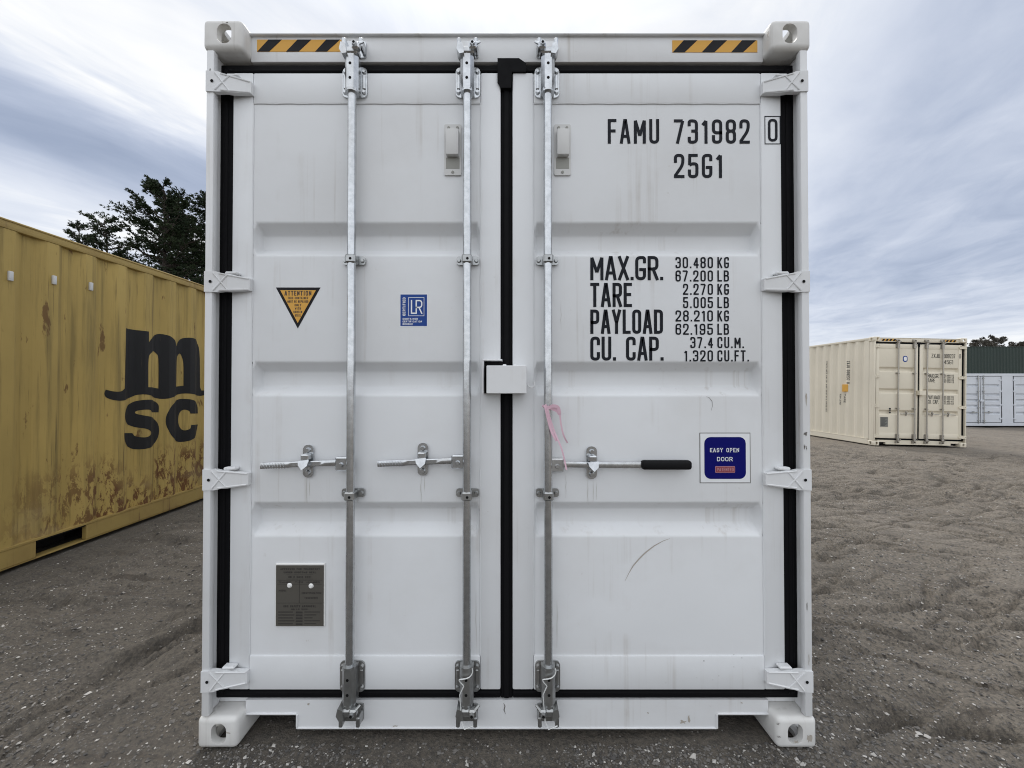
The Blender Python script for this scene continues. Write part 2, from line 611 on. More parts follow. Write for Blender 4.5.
def put_text(mb, quads, y, mi=0, fn=None):
    """lay lettering on the plane at depth y (facing -y), or through fn(u, v, layer)"""
    for k, q in quads:
        vs = [fn(p.x, p.y, k) if fn else (p.x, y - k * .00015, p.y) for p in q]
        mb.add(vs, [(0, 1, 2, 3)], mi)


def rrect(x0, x1, z0, z1, r, n=4):
    out = []
    for cx, cz, a in ((x1 - r, z1 - r, 0), (x0 + r, z1 - r, 90), (x0 + r, z0 + r, 180), (x1 - r, z0 + r, 270)):
        for i in range(n + 1):
            t = R(a + 90 * i / n)
            out.append((cx + r * math.cos(t), cz + r * math.sin(t)))
    return out


# ------------------------------------------------------------------ ground
_rng = np.random.RandomState(3)
_T = _rng.rand(512, 512)


def vnoise(x, y):
    xi, yi = np.floor(x).astype(int), np.floor(y).astype(int)
    fx, fy = x - xi, y - yi
    fx, fy = fx * fx * fx * (fx * (fx * 6 - 15) + 10), fy * fy * fy * (fy * (fy * 6 - 15) + 10)
    g = lambda a, b: _T[a % 512, b % 512]
    return (g(xi, yi) * (1 - fx) + g(xi + 1, yi) * fx) * (1 - fy) + (g(xi, yi + 1) * (1 - fx) + g(xi + 1, yi + 1) * fx) * fy


def fbm(x, y, o=4, g=.5):
    a, s, t = 1.0, 0, 0
    for i in range(o):
        s = s + a * vnoise(x * 2 ** i + 17.3 * i, y * 2 ** i + 9.1 * i)
        t += a
        a *= g
    return s / t


def ground_base(x, y):
    x = np.asarray(x, float)
    a = np.clip(x - 2, 0, 24)
    left = np.clip(-x - 1.7, 0, 2.6)
    return -(.00098 * a * a + .0075 * a) + .030 * left


def ground_z(x, y):
    x, y = np.asarray(x, float), np.asarray(y, float)
    z = ground_base(x, y)
    far = np.clip(1 - (np.hypot(x, y) - 18) / 25, 0.05, 1)
    wx = x + .5 * (fbm(x * .5, y * .5, 3) - .5)
    wy = y + .5 * (fbm(x * .5 + 40, y * .5 + 7, 3) - .5)
    rut = (fbm(wx * 1.1 + 3, wy * .35, 3) - .5) * .03                       # ruts along the yard
    rid = 1 - np.abs(2 * fbm(wx * .95 + wy * .2 + 30, wy * 2.6 - wx * .5 + 11, 3, .5) - 1)      # pushed up ridges across it
    rid = np.clip(rid - .78, 0, 1) * .38
    tread = np.clip(fbm(wx * 1.6 - wy * .9 + 60, wy * 3.4 + wx * .8, 3) - .54, 0, 1) * .42
    n1 = fbm(wx * 1.7 + 70, wy * 5.2 + wx * 1.1 + 3, 4, .55)
    n2 = fbm(wx * 1.1 - wy * .5 + 130, wy * 2.3 + 21, 4, .55)
    steps = .030 / (1 + np.exp(-np.clip((n1 - .53) / .012, -30, 30))) + .028 / (1 + np.exp(-np.clip((n2 - .55) / .010, -30, 30)))
    n3 = fbm(wx * 3.2 + 15, wy * 8.5 + wx * 1.5 + 33, 3, .55)
    clod = .016 / (1 + np.exp(-np.clip((n3 - .53) / .010, -30, 30)))
    # cracks and tyre-cleat cuts: across the yard on the right, along the yellow container on the left
    def cuts(a, b, k, w, seed):
        q = fbm(a * 1.0 + seed, b * k + seed * .37, 3, .5)
        gate = np.clip((fbm(a * 1.1 + 3 * seed, b * 4.0 + seed, 2) - .45) * 7, 0, 1)
        return np.exp(-((q - .5) / w) ** 2) * gate
    ax, ay = wx + .35 * wy, wy - .30 * wx
    right = np.clip((x - .2) / .8, 0, 1)
    grooves = right * (.050 * cuts(ax * .75, ay, 6.0, .055, 5.0) + .044 * cuts(ax * 1.2, ay, 9.5, .070, 23.0) + .048 * cuts(wx * .9 - wy * .4, wy + wx * .5, 5.0, .048, 51.0))
    bx, by = wx - .25 * wy, wy + .15 * wx
    grooves = grooves + (1 - right) * (.055 * cuts(by * .45, bx, 4.6, .042, 71.0) + .040 * cuts(by * .8, bx, 8.0, .055, 87.0))
    away = np.clip((np.hypot(x, y + 1.5) - 2.0) / 1.4, .30, 1)
    grooves = grooves * np.clip((np.hypot(x, y + 1.5) - 1.7) / .8, .25, 1)
    mask = np.clip((fbm(x * .3 + 9, y * .3 + 4, 2) - .30) * 5, .40, 1)
    d = rut + (.3 * rid + .2 * tread + .7 * steps - .02) * mask * away - grooves + clod * np.clip((fbm(x * .45 + 19, y * .45 + 44, 2) - .30) * 5, .25, 1) * np.where(x < 0, .5, 1) * away + (fbm(x * 5, y * 5, 3) - .5) * .014 + (fbm(x * 17, y * 17, 2) - .5) * .014
    calm = np.clip((np.abs(x) - 1.12) / .5, 0, 1)
    calm = np.where((y < -.35) | (y > 6.5), 1, calm)
    calm = .22 + .78 * calm
    calm = calm * np.clip(np.maximum(np.maximum(9.2 - x, x - 13) / .8, (8.0 - y) / .6), .12, 1)
    under_yellow = np.clip((x + 3.62) / .35, .1, 1)                         # hard ground along the yellow container
    return z + d * calm * far * under_yellow - .006


def axis(lo, mid0, mid1, hi, step, grow):
    a = list(np.arange(mid0, mid1, step))
    s, x, up = step, a[-1], []
    while x < hi:
        s *= grow
        x += s
        up.append(x)
    s, x, dn = step, a[0], []
    while x > lo:
        s *= grow
        x -= s
        dn.append(x)
    return np.array(dn[::-1] + a + up)


def ground_material():
    m, N, L, P = nmat('dark gravel and crushed asphalt')
    tc = N.new('ShaderNodeTexCoord').outputs['Object']
    big = tex_noise(N, L, tc, .55, 1, 1.0, 1, 5, .6)
    mid = tex_noise(N, L, tc, 2.4, 1, 1.7, 1, 6, .62, (3, 3, 0), .6)
    fine = tex_noise(N, L, tc, 60, 1, 1, 1, 4, .7)
    grit = tex_noise(N, L, tc, 210, 1, 1, 1, 3, .7)
    sep = N.new('ShaderNodeSeparateXYZ')
    L.new(tc, sep.inputs[0])
    c = mixc(N, L, ramp(N, L, big, .35, .65), (.150, .131, .107), (.215, .188, .155))
    # darker ground colour towards the left, thinning out towards the open yard
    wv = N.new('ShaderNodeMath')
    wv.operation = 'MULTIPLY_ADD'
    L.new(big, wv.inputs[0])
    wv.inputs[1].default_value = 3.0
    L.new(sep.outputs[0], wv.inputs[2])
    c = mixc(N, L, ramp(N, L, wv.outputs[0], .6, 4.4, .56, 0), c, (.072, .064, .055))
    # the open yard to the right is drier, browner dust
    dry = mul(N, L, ramp(N, L, sep.outputs[0], 1.5, 6, 0, 1), ramp(N, L, mid, .35, .6))
    c = mixc(N, L, mul(N, L, dry, .6), c, (.36, .305, .240))
    c = mixc(N, L, ramp(N, L, mid, .52, .66, 0, .6), c, (.095, .084, .073))
    # dark streaks painted in for the shaded sides of ruts and clods
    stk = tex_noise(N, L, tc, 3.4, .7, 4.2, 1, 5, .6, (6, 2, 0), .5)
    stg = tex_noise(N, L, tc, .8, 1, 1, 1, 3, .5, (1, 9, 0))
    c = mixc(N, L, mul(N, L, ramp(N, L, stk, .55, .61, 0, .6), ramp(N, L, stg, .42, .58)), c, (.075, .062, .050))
    c = mixc(N, L, ramp(N, L, fine, .42, .62, 0, .7), c, (.055, .052, .048))
    c = mixc(N, L, ramp(N, L, grit, .60, .74, 0, .75), c, (.26, .245, .225))
    vor = N.new('ShaderNodeTexVoronoi')
    vor.inputs['Scale'].default_value = 95
    L.new(tc, vor.inputs['Vector'])
    wn = N.new('ShaderNodeSeparateColor')
    L.new(vor.outputs['Color'], wn.inputs[0])
    chip = mul(N, L, ramp(N, L, wn.outputs[0], .955, .965), ramp(N, L, vor.outputs['Distance'], .25, .40, 1, 0))
    c = mixc(N, L, mul(N, L, chip, .7), c, (.42, .40, .37))
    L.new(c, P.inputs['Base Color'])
    P.inputs['Roughness'].default_value = .9
    P.inputs['Specular IOR Level'].default_value = .25
    h = N.new('ShaderNodeMath')
    h.operation = 'ADD'
    L.new(mul(N, L, fine, 1.0), h.inputs[0])
    L.new(mul(N, L, mid, 2.2), h.inputs[1])
    h2 = N.new('ShaderNodeMath')
    h2.operation = 'ADD'
    L.new(h.outputs[0], h2.inputs[0])
    L.new(mul(N, L, grit, .45), h2.inputs[1])
    bump(N, L, P, h2.outputs[0], .8, .012)
    return m


def build_ground():
    xs = axis(-2500, -4.0, 8.0, 2500, .021, 1.045)
    ys = axis(-2500, -.9, 7.0, 3500, .018, 1.045)
    X, Y = np.meshgrid(xs, ys)
    Z = ground_z(X, Y)
    nx, ny = len(xs), len(ys)
    co = np.stack([X, Y, Z], -1).reshape(-1, 3)
    i = np.arange(nx * ny).reshape(ny, nx)
    q = np.stack([i[:-1, :-1], i[:-1, 1:], i[1:, 1:], i[1:, :-1]], -1).reshape(-1, 4)
    me = bpy.data.meshes.new('ground')
    me.vertices.add(len(co))
    me.vertices.foreach_set('co', co.ravel())
    me.loops.add(q.size)
    me.loops.foreach_set('vertex_index', q.ravel())
    me.polygons.add(len(q))
    me.polygons.foreach_set('loop_start', np.arange(len(q)) * 4)
    me.polygons.foreach_set('use_smooth', np.ones(len(q), bool))
    me.update()
    me.validate()
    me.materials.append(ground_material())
    o = bpy.data.objects.new('ground', me)
    COL.objects.link(o)
    tag(o, kind='structure')


def build_gravel():
    rng = np.random.RandomState(11)
    base = np.array([(1, 0, 0), (-1, 0, 0), (0, 1, 0), (0, -1, 0), (0, 0, 1), (0, 0, -1)], float)
    tri = np.array([(0, 2, 4), (2, 1, 4), (1, 3, 4), (3, 0, 4), (2, 0, 5), (1, 2, 5), (3, 1, 5), (0, 3, 5)])
    pts = []
    n = 70000
    while len(pts) < n:
        k = 40000
        # denser near the viewer, thinning with distance
        d = np.exp(rng.uniform(np.log(1.2), np.log(14), k))
        th = rng.uniform(R(-56), R(56), k)
        x, y = d * np.sin(th) * 1.15, -CAM_D + d * np.cos(th)
        ok = ~((np.abs(x) < 1.24) & (y > .03) & (y < 6.1)) & (x > -3.55) & ~((x > 9.6) & (y > 8.4)) & (y > -.9)
        cl = fbm(x * 1.2 + 5, y * 1.2 + 2, 3)
        ok &= rng.rand(k) < np.clip((cl - .32) * 3, .08, 1)
        pts += list(zip(x[ok], y[ok]))
    pts = np.array(pts[:n])
    size = np.clip(rng.lognormal(np.log(.0038), .42, n), .0016, .012)
    z = ground_z(pts[:, 0], pts[:, 1]) + size * .25
    v = base[None] * (1 + .5 * (rng.rand(n, 6, 3) - .5)) + .5 * (rng.rand(n, 6, 3) - .5)
    v *= size[:, None, None] * np.stack([rng.uniform(.7, 1.3, n), rng.uniform(.7, 1.3, n), rng.uniform(.45, .8, n)], -1)[:, None, :]
    a = rng.uniform(0, 6.28, n)
    c, s = np.cos(a)[:, None], np.sin(a)[:, None]
    vx, vy = v[..., 0] * c - v[..., 1] * s, v[..., 0] * s + v[..., 1] * c
    co = np.stack([vx + pts[:, 0:1], vy + pts[:, 1:2], v[..., 2] + z[:, None]], -1).reshape(-1, 3)
    f = (tri[None] + (np.arange(n) * 6)[:, None, None]).reshape(-1, 3)
    me = bpy.data.meshes.new('gravel')
    me.from_pydata(co.tolist(), [], f.tolist())
    for m in (simple('grey stone', (.15, .14, .128), .85), simple('pale stone', (.46, .44, .41), .8), simple('dark stone', (.07, .066, .062), .85)):
        me.materials.append(m)
    mi = rng.choice([0, 1, 2], n, p=[.60, .10, .30])
    me.polygons.foreach_set('material_index', np.repeat(mi, 8).astype(np.int32))
    o = bpy.data.objects.new('gravel', me)
    COL.objects.link(o)
    tag(o, 'loose dark and pale gravel chips strewn over the muddy yard', 'gravel', kind='stuff')


build_ground()
build_gravel()


# ------------------------------------------------------------------ container shell
CW = 2.438


def casting_mesh(name, mat):
    """hollow corner fitting with oblong holes: outside faces at x=0, y=0, z=0, body towards +x, +y, +z"""
    w, d, h, t = .160, .178, .122, .026

    def ob(bm):
        me = bpy.data.meshes.new('tmp')
        bm.to_mesh(me)
        bm.free()
        o = bpy.data.objects.new('tmp', me)
        COL.objects.link(o)
        return o

    def boxbm(x0, x1, y0, y1, z0, z1, bev):
        b = MB()
        b.box(x0, x1, y0, y1, z0, z1, 0, bev, 3)
        bm = bmesh.new()
        vs = [bm.verts.new(v) for v in b.v]
        for f in b.f:
            bm.faces.new([vs[i] for i in f])
        bmesh.ops.recalc_face_normals(bm, faces=bm.faces)
        return bm

    def oblong(axis_, c, a, l, lo, hi):
        # stadium of half width a, half length l (along z for side faces, along y for the end face)
        b = MB()
        pts = rrect(c[0] - a, c[0] + a, c[1] - l, c[1] + l, a * .98, 6)
        if axis_ == 'y':
            b.prism(pts, lo, hi)
        elif axis_ == 'x':
            b.prism(pts, lo, hi, fn=lambda x, y, z: (y, x, z))
        else:
            b.prism(pts, lo, hi, fn=lambda x, y, z: (x, z, y))
        bm = bmesh.new()
        vs = [bm.verts.new(v) for v in b.v]
        for f in b.f:
            bm.faces.new([vs[i] for i in f])
        bmesh.ops.recalc_face_normals(bm, faces=bm.faces)
        return bm
    outer = ob(boxbm(0, w, 0, d, 0, h, .019))
    cuts = [ob(boxbm(t, w - .012, t, d - .012, t * .8, h - .014, 0)),
            ob(oblong('y', (.088, .061), .0295, .040, -.05, t + .02)),
            ob(oblong('x', (.089, .061), .0295, .040, -.05, t + .02)),
            ob(oblong('z', (.085, .089), .032, .060, -.05, t + .02))]
    for c in cuts:
        md = outer.modifiers.new('b', 'BOOLEAN')
        md.operation = 'DIFFERENCE'
        md.object = c
        md.solver = 'EXACT'
    dg = bpy.context.evaluated_depsgraph_get()
    me = bpy.data.meshes.new_from_object(outer.evaluated_get(dg), depsgraph=dg)
    for o in cuts + [outer]:
        bpy.data.objects.remove(o, do_unlink=True)
    me.name = name
    return me


CAST = casting_mesh('corner_casting', None)


def add_castings(root, L, H, mat):
    for sx in (-1, 1):
        for sy in (0, 1):
            for sz in (0, 1):
                bm = bmesh.new()
                bm.from_mesh(CAST)
                for v in bm.verts:
                    x, y, z = v.co
                    x = -CW / 2 + x
                    y = L - y if sy else y
                    z = H - z if sz else z
                    v.co = (-x if sx > 0 else x, y, z)
                bmesh.ops.recalc_face_normals(bm, faces=bm.faces)
                me = bpy.data.meshes.new('corner_casting')
                bm.to_mesh(me)
                bm.free()
                me.materials.clear()
                me.materials.append(mat)
                me.polygons.foreach_set('use_smooth', [True] * len(me.polygons))
                me.set_sharp_from_angle(angle=R(32))
                o = bpy.data.objects.new('corner_casting', me)
                COL.objects.link(o)
                o.parent = root


def corr_profile(a, b, pitch=.278, depth=.036, w=(.072, .068, .070)):
    """trapezoid corrugation break points along a wall: (position, recess)"""
    pts = [(a, 0.0)]
    n = max(1, int((b - a - .06) / pitch))
    s0 = a + ((b - a) - n * pitch) / 2
    for i in range(n):
        s = s0 + i * pitch + w[0] / 2
        pts += [(s, 0), (s + w[1], depth), (s + w[1] + w[2], depth), (s + 2 * w[1] + w[2], 0)]
    pts.append((b, 0.0))
    return pts


def corr_at(pts, s):
    for (a, da), (b, db) in zip(pts, pts[1:]):
        if a <= s <= b:
            return da + (db - da) * (s - a) / max(b - a, 1e-9)
    return 0.0


def wall_mesh(mb, pts, place, z0, z1, thickness=.004, mi=0):
    n = len(pts)
    vs = []
    for off in (0, thickness):
        for z in (z0, z1):
            for s, d in pts:
                vs.append(place(s, d + off, z))
    g = lambda o, k, i: (o * 2 + k) * n + i
    fs = []
    for i in range(n - 1):
        fs.append((g(0, 0, i), g(0, 0, i + 1), g(0, 1, i + 1), g(0, 1, i)))
        fs.append((g(1, 0, i), g(1, 1, i), g(1, 1, i + 1), g(1, 0, i + 1)))
        for k in (0, 1):
            fs.append((g(0, k, i), g(1, k, i), g(1, k, i + 1), g(0, k, i + 1)))
    for i in (0, n - 1):
        fs.append((g(0, 0, i), g(0, 1, i), g(1, 1, i), g(1, 0, i)))
    mb.add(vs, fs, mi)


def shell(root, L, H, mat, post, cast, doors=True, pockets=True, sides=(-1, 1), left_wall=True):
    """castings, posts, rails, corrugated walls, roof and floor of a container; y=0 is its front end"""
    add_castings(root, L, H, cast)
    hw = CW / 2
    prof = None
    for s in sides:
        # rear end posts
        p = MB()
        p.box(s * (hw - .003), s * (hw - .11), L - .16, L - .006, .124, H - .124, 0, .012, 2)
        p.build('corner_post', post, root)
        if not doors:
            p = MB()
            p.box(s * (hw - .003), s * (hw - .11), .006, .16, .124, H - .124, 0, .012, 2)
            p.build('corner_post', post, root)
        t = MB()
        t.box(s * (hw - .006), s * (hw - .066), .18, L - .18, H - .075, H - .012, 0, .008, 2)
        t.build('top_rail', post, root)
        b = MB()
        x0, x1 = s * (hw - .006), s * (hw - .055)
        if pockets:
            c = L / 2
            ed = [(.18, c - 1.205), (c - .845, c + .845), (c + 1.205, L - .18)]
        else:
            ed = [(.18, L - .18)]
        for a, e in ed:
            b.box(x0, x1, a, e, .018, .150, 0, .006)
        b.box(x0 + s * .003, x1 - s * .003, .18, L - .18, .1502, .165, 0)
        b.box(x0, s * (hw - .10), .18, L - .18, .012, .0178, 0)
        if pockets:
            for k in (-1, 1):       # tunnel plates of the fork pockets
                b.box(s * (hw - .016), s * (hw - .35), c + k * 1.025 - .178, c + k * 1.025 + .178, .135, .1495, 1)
                b.box(s * (hw - .20), s * (hw - .34), c + k * 1.025 - .178, c + k * 1.025 + .178, .02, .134, 1)
        b.build('bottom_rail', [post, M['under']], root)
        if left_wall or s > 0:
            prof = corr_profile(.162, L - .162)
            w = MB()
            wall_mesh(w, prof, lambda q, d, z: (s * (hw - .012 - d), q, z), .1655, H - .0755)
            w.build('side_wall', mat, root, smooth=0)
    r = MB()
    rp = corr_profile(.20, L - .20, .209, .020, (.09, .0145, .09))
    wall_mesh(r, rp, lambda q, d, z: (z, q, H - .022 - d), -hw + .068, hw - .068)
    r.build('roof', mat, root, smooth=0)
    fl = MB()
    fl.box(-hw + .11, hw - .11, .13, L - .07, .12, .17, 0)
    k = .5
    while k < L - .3:
        fl.box(-hw + .35, hw - .35, k, k + .045, .03, .12, 0)
        k += .42
    fl.build('floor', M['under'], root)
    ends = [1] if doors else [0, 1]
    for e in ends:
        yy = lambda d: (L - .03 - d) if e else (.03 + d)
        w = MB()
        ep = corr_profile(-hw + .112, hw - .112, .25, .045, (.11, .018, .104))
        wall_mesh(w, ep, lambda q, d, z: (q, yy(d), z), .172, H - .112)
        w.build('end_wall', mat, root, smooth=0)
        m = MB()
        m.box(-hw + .162, hw - .162, yy(-.022), yy(.05), H - .11, H - .012, 0, .008)
        m.build('header', post, root)
        m = MB()
        m.box(-hw + .162, hw - .162, yy(-.022), yy(.05), .018, .170, 0, .008)
        m.build('sill', post, root)
    return prof


# door end levels, read off the photograph on their own planes
YD, YH, YP = .045, .055, .050            # door face, header/sill face, panel face
Z_DT, Z_DB = PZ(72.5, YD), PZ(690, YD)   # door top and bottom
Z_H0, Z_H1 = PZ(62, YH), PZ(36, YH)
Z_S1, Z_S0, Z_SP = PZ(700, YH), PZ(728, YH), PZ(713.5, YH)
Z_PT, Z_PB = PZ(104, YP), PZ(655, YP)
BANDS = [(PZ(222.5, YP), PZ(255.5, YP)), (PZ(362, YP), PZ(395.5, YP)), (PZ(502.5, YP), PZ(536, YP))]
HINGES = [PZ(81, 0), PZ(281.5, 0), PZ(480, 0), PZ(682, 0)]


def pressed_panel(mb, x0, x1, z0, z1, y, bands, depth=.050, sl=.037, se=.013, mi=0, bevel=.007):
    """sheet with horizontal pressed grooves, rounded like rolled steel"""
    xs = [x0, x0 + .003, x0 + .003 + se, x1 - .003 - se, x1 - .003, x1]
    zs = [(z1, 0)]
    for a, b in bands:
        zs += [(a, 0), (a - sl, 1), (b + sl, 1), (b, 0)]
    zs.append((z0, 0))
    bm = bmesh.new()
    g = [[bm.verts.new((x, y + (depth if (d and i in (2, 3)) else 0), z)) for i, x in enumerate(xs)] for z, d in zs]
    for j in range(len(zs) - 1):
        for i in range(len(xs) - 1):
            bm.faces.new((g[j][i], g[j + 1][i], g[j + 1][i + 1], g[j][i + 1]))
    bmesh.ops.triangulate(bm, faces=[f for f in bm.faces if len({round(v.co.y, 5) for v in f.verts}) > 1 and
                                     abs(f.verts[0].co.y + f.verts[2].co.y - f.verts[1].co.y - f.verts[3].co.y) > 1e-5])
    bm.edges.ensure_lookup_table()
    if bevel:
        bm.normal_update()
        ed = [e for e in bm.edges if len(e.link_faces) == 2 and e.calc_face_angle() > R(20)]
        bmesh.ops.bevel(bm, geom=ed, offset=bevel, segments=2, affect='EDGES', profile=.5)
    mb.addbm(bm, mi)


def rod_gear(door, x, mats, simple_far=False, seal=False, flip=1):
    """one locking rod with its cams, sleeves, guides and keepers' fixed lugs"""
    g, gd = mats
    yr = .012
    zt, zb = PZ(58, .01), PZ(708, .01)
    m = MB()
    m.cyl((x, yr, zb), (x, yr, zt), .0170, n=20)
    m.build('locking_rod', g, door)
    for top in (1, 0):
        # sleeve bracket
        zc = PZ(84, YD) if top else PZ(675, YD)
        b = MB()
        b.prism(rrect(x - .050, x + .050, zc - .062, zc + .062, .018, 3), YD - .008, YD - .0004)
        for sx in (-1, 1):
            for sz in (-1, 1):
                b.cyl((x + sx * .0385, YD - .008, zc + sz * .042), (x + sx * .0385, YD - .017, zc + sz * .042), .0095, .006, 10)
            b.box(x + sx * .0385 - .0065, x + sx * .0385 + .0065, YD - .0135, YD - .0079, zc - .030, zc + .030, 0, .003)
        # half-hexagon cover over the rod
        z0, z1 = (zc - .060, zc + .078) if top else (zc - .078, zc + .060)
        hexp = [(-.027, YD - .0085), (-.027, yr - .006), (-.014, yr - .024), (.014, yr - .024), (.027, yr - .006), (.027, YD - .0085)]
        n = len(hexp)
        b.add([(x + a, q, z) for z in (z0, z1) for a, q in hexp],
              [tuple(range(n)), tuple(range(2 * n - 1, n - 1, -1))] + [(i, (i + 1) % n, n + (i + 1) % n, n + i) for i in range(n)])
        ze = z0 if top else z1
        b.cyl((x, yr, ze - .006), (x, yr, ze + .006), .026, n=20)
        for k in (-.028, .030):
            b.cyl((x, yr - .0241, (z0 + z1) / 2 + k), (x, yr - .0246, (z0 + z1) / 2 + k), .0058, n=12, mi=1)
        b.build('rod_bracket', [g if top else gd, M['dark_hole']], door)
        # cam on the rod end
        c = MB()
        zc2 = PZ(51, -.005) if top else PZ(712, -.005)
        sg = 1 if top else -1
        c.cyl((x, yr, zc2 - sg * .055), (x, yr, zc2 - sg * .005), .021, .024, 16)
        c.box(x - .030, x + .030, yr - .028, yr + .016, zc2 - .014, zc2 + .014, 0, .006)
        c.box(x + flip * .010, x + flip * .040, yr - .040, yr - .012, zc2 - .006, zc2 + .022, 0, .006)
        c.cyl((x + flip * .024, yr - .040, zc2 + .008), (x + flip * .024, yr - .050, zc2 + .008), .010, .008, 10)
        c.cyl((x + flip * .024, yr - .0501, zc2 + .008), (x + flip * .024, yr - .0505, zc2 + .008), .0055, n=10, mi=1)
        c.prism([(x - flip * .034, zc2 + .024), (x - flip * .016, zc2 + .018), (x - flip * .010, zc2 - .020), (x - flip * .028, zc2 - .024), (x - flip * .040, zc2 - .004)], yr - .034, yr + .010)
        c.cyl((x + flip * .036, yr - .03, zc2 + .018), (x + flip * .052, yr - .022, zc2 + .032), .006, .0045, 8)
        c.build('cam', [g if top else gd, M['dark_hole']], door)
        if seal and not top:
            w = MB()
            pts = []
            for i in range(25):
                t = i / 24
                pts.append((x + .026 * math.sin(math.pi * (1.5 * t + .4)), yr - .028 - .006 * math.sin(math.pi * t), zc + .070 - .07 * t - .01 * math.sin(6 * t)))
            pts += [(x - .024, yr - .030, zc - .03), (x - .020, yr - .030, zc - .08), (x - .016, yr - .032, zc - .13), (x - .004, yr - .044, zc - .15), (x + .03, yr - .046, zc - .135)]
            w.tube(pts, .0022, 6)
            w.build('seal_wire', M['wire'], door)
    for py in (262, 493):
        zc = PZ(py, YD)
        b = MB()
        b.prism(rrect(x - .046, x + .046, zc - .014, zc + .020, .010, 3), YD - .008, YD - .0004)
        for sx in (-1, 1):
            b.cyl((x + sx * .035, YD - .008, zc + .002), (x + sx * .035, YD - .016, zc + .002), .009, .006, 10)
        b.box(x - .020, x + .020, yr - .021, YD - .0079, zc - .018, zc + .016, 0, .005)
        b.cyl((x + .003, yr - .0211, zc - .003), (x + .003, yr - .0216, zc - .003), .0055, n=10, mi=1)
        b.build('rod_guide', [gd, M['dark_hole']], door)


def keepers(parent_top, parent_bot, xs, mats):
    """forged lugs on the header and the sill that take the rod cams"""
    for par, zc, mt in ((parent_top, PZ(51, YH), mats[0]), (parent_bot, PZ(711, YH), mats[1])):
        for x in xs:
            k = MB()
            k.prism(rrect(x - .042, x + .042, zc - .034, zc + .034, .008, 3), YH - .008, YH - .0004)
            for sx in (-1, 1):
                k.box(x + sx * .034 - .0075, x + sx * .034 + .0075, .004, YH - .0079, zc - .026, zc + .014, 0, .004)
            k.build('cam_keeper', mt, par)


def handle(door, xr, z, x_end, x_catch, mats, grip=None, zc0=None):
    """hub on the rod, flat bar through the catch, gripped end"""
    g, gd = mats
    sg = 1 if x_end > xr else -1
    h = MB()
    y0 = .012
    h.box(xr + sg * .008, xr + sg * .062, y0 - .004, y0 + .024, z - .029, z + .026, 0, .005)
    h.cyl((xr + sg * .036, y0 - .004, z - .004), (xr + sg * .036, y0 - .012, z - .004), .010, .007, 10)
    bar0, n = xr + sg * .062, 14
    span = x_end - bar0
    pts = []
    for i in range(n + 1):
        t = i / n
        wob = -.012 * t if grip is None else -.004 * math.sin(3.1 * t)
        pts.append((bar0 + span * t, z + .002 + wob, .013 - .006 * math.sin(math.pi * t)))
    hb = [.0115 if .0 < i / n < .62 or grip else .0125 for i in range(n + 1)]
    vs, fs = [], []
    k8 = 8
    for i, ((x, zz, w), hh) in enumerate(zip(pts, hb)):
        fl = .0052 if grip else .0062 if (i / n < .12 or (i / n > .68 and not grip)) else .0085
        for k in range(k8):
            t = 2 * math.pi * (k + .5) / k8
            c_, q_ = math.cos(t), math.sin(t)
            e = .25 if grip else .5
            vs.append((x, y0 + .0065 + fl * math.copysign(abs(c_) ** e, c_) - (w - .013), zz + hh * math.copysign(abs(q_) ** e, q_)))
    for i in range(n):
        for k in range(k8):
            fs.append((i * k8 + k, i * k8 + (k + 1) % k8, i * k8 + k8 + (k + 1) % k8, i * k8 + k8 + k))
    fs += [tuple(range(k8 - 1, -1, -1)), tuple(n * k8 + k for k in range(k8))]
    h.add(vs, fs)
    if not grip:        # rolled grip
        for j in range(9):
            xx = x_end - sg * (.006 + .011 * j)
            h.tube([(xx + sg * .004 * math.sin(a), y0 + .0065 - .0088 * math.cos(a), pts[-1][1] + .0002 + .0122 * math.sin(a)) for a in np.linspace(-1.5, 1.5, 5)], .0007, 5)
    h.build('door_handle', g, door)
    if grip:
        k = MB()
        k.box(x_end - grip, x_end + .003, y0 - .010, y0 + .024, z - .0185, z + .018, 0, .011, 3)
        k.build('handle_grip', M['black_grip'], door)
    c = MB()
    c.prism(rrect(x_catch - .021, x_catch + .021, z - .062, z + .070, .019, 5), YD - .0055, YD - .0004)
    for dz in (-.042, .049):
        c.cyl((x_catch, YD - .0055, z + dz), (x_catch, YD - .016, z + dz), .0115, .008, 10)
    c.box(x_catch - .016, x_catch + .016, y0 - .004, YD - .006, z + .012, z + .036, 0, .004)
    c.prism([(x_catch - .022, z + .012), (x_catch + .020, z + .016), (x_catch + .018, z - .006), (x_catch, z - .022), (x_catch - .018, z - .004)], y0 - .007, y0 - .002, fn=lambda x, y, zz: (x, y - (z + .016 - zz) * .45, zz))
    c.box(x_catch - .012, x_catch + .012, y0 + .012, YD - .006, z - .026, z - .014, 0, .003)
    c.build('handle_catch', g, door)


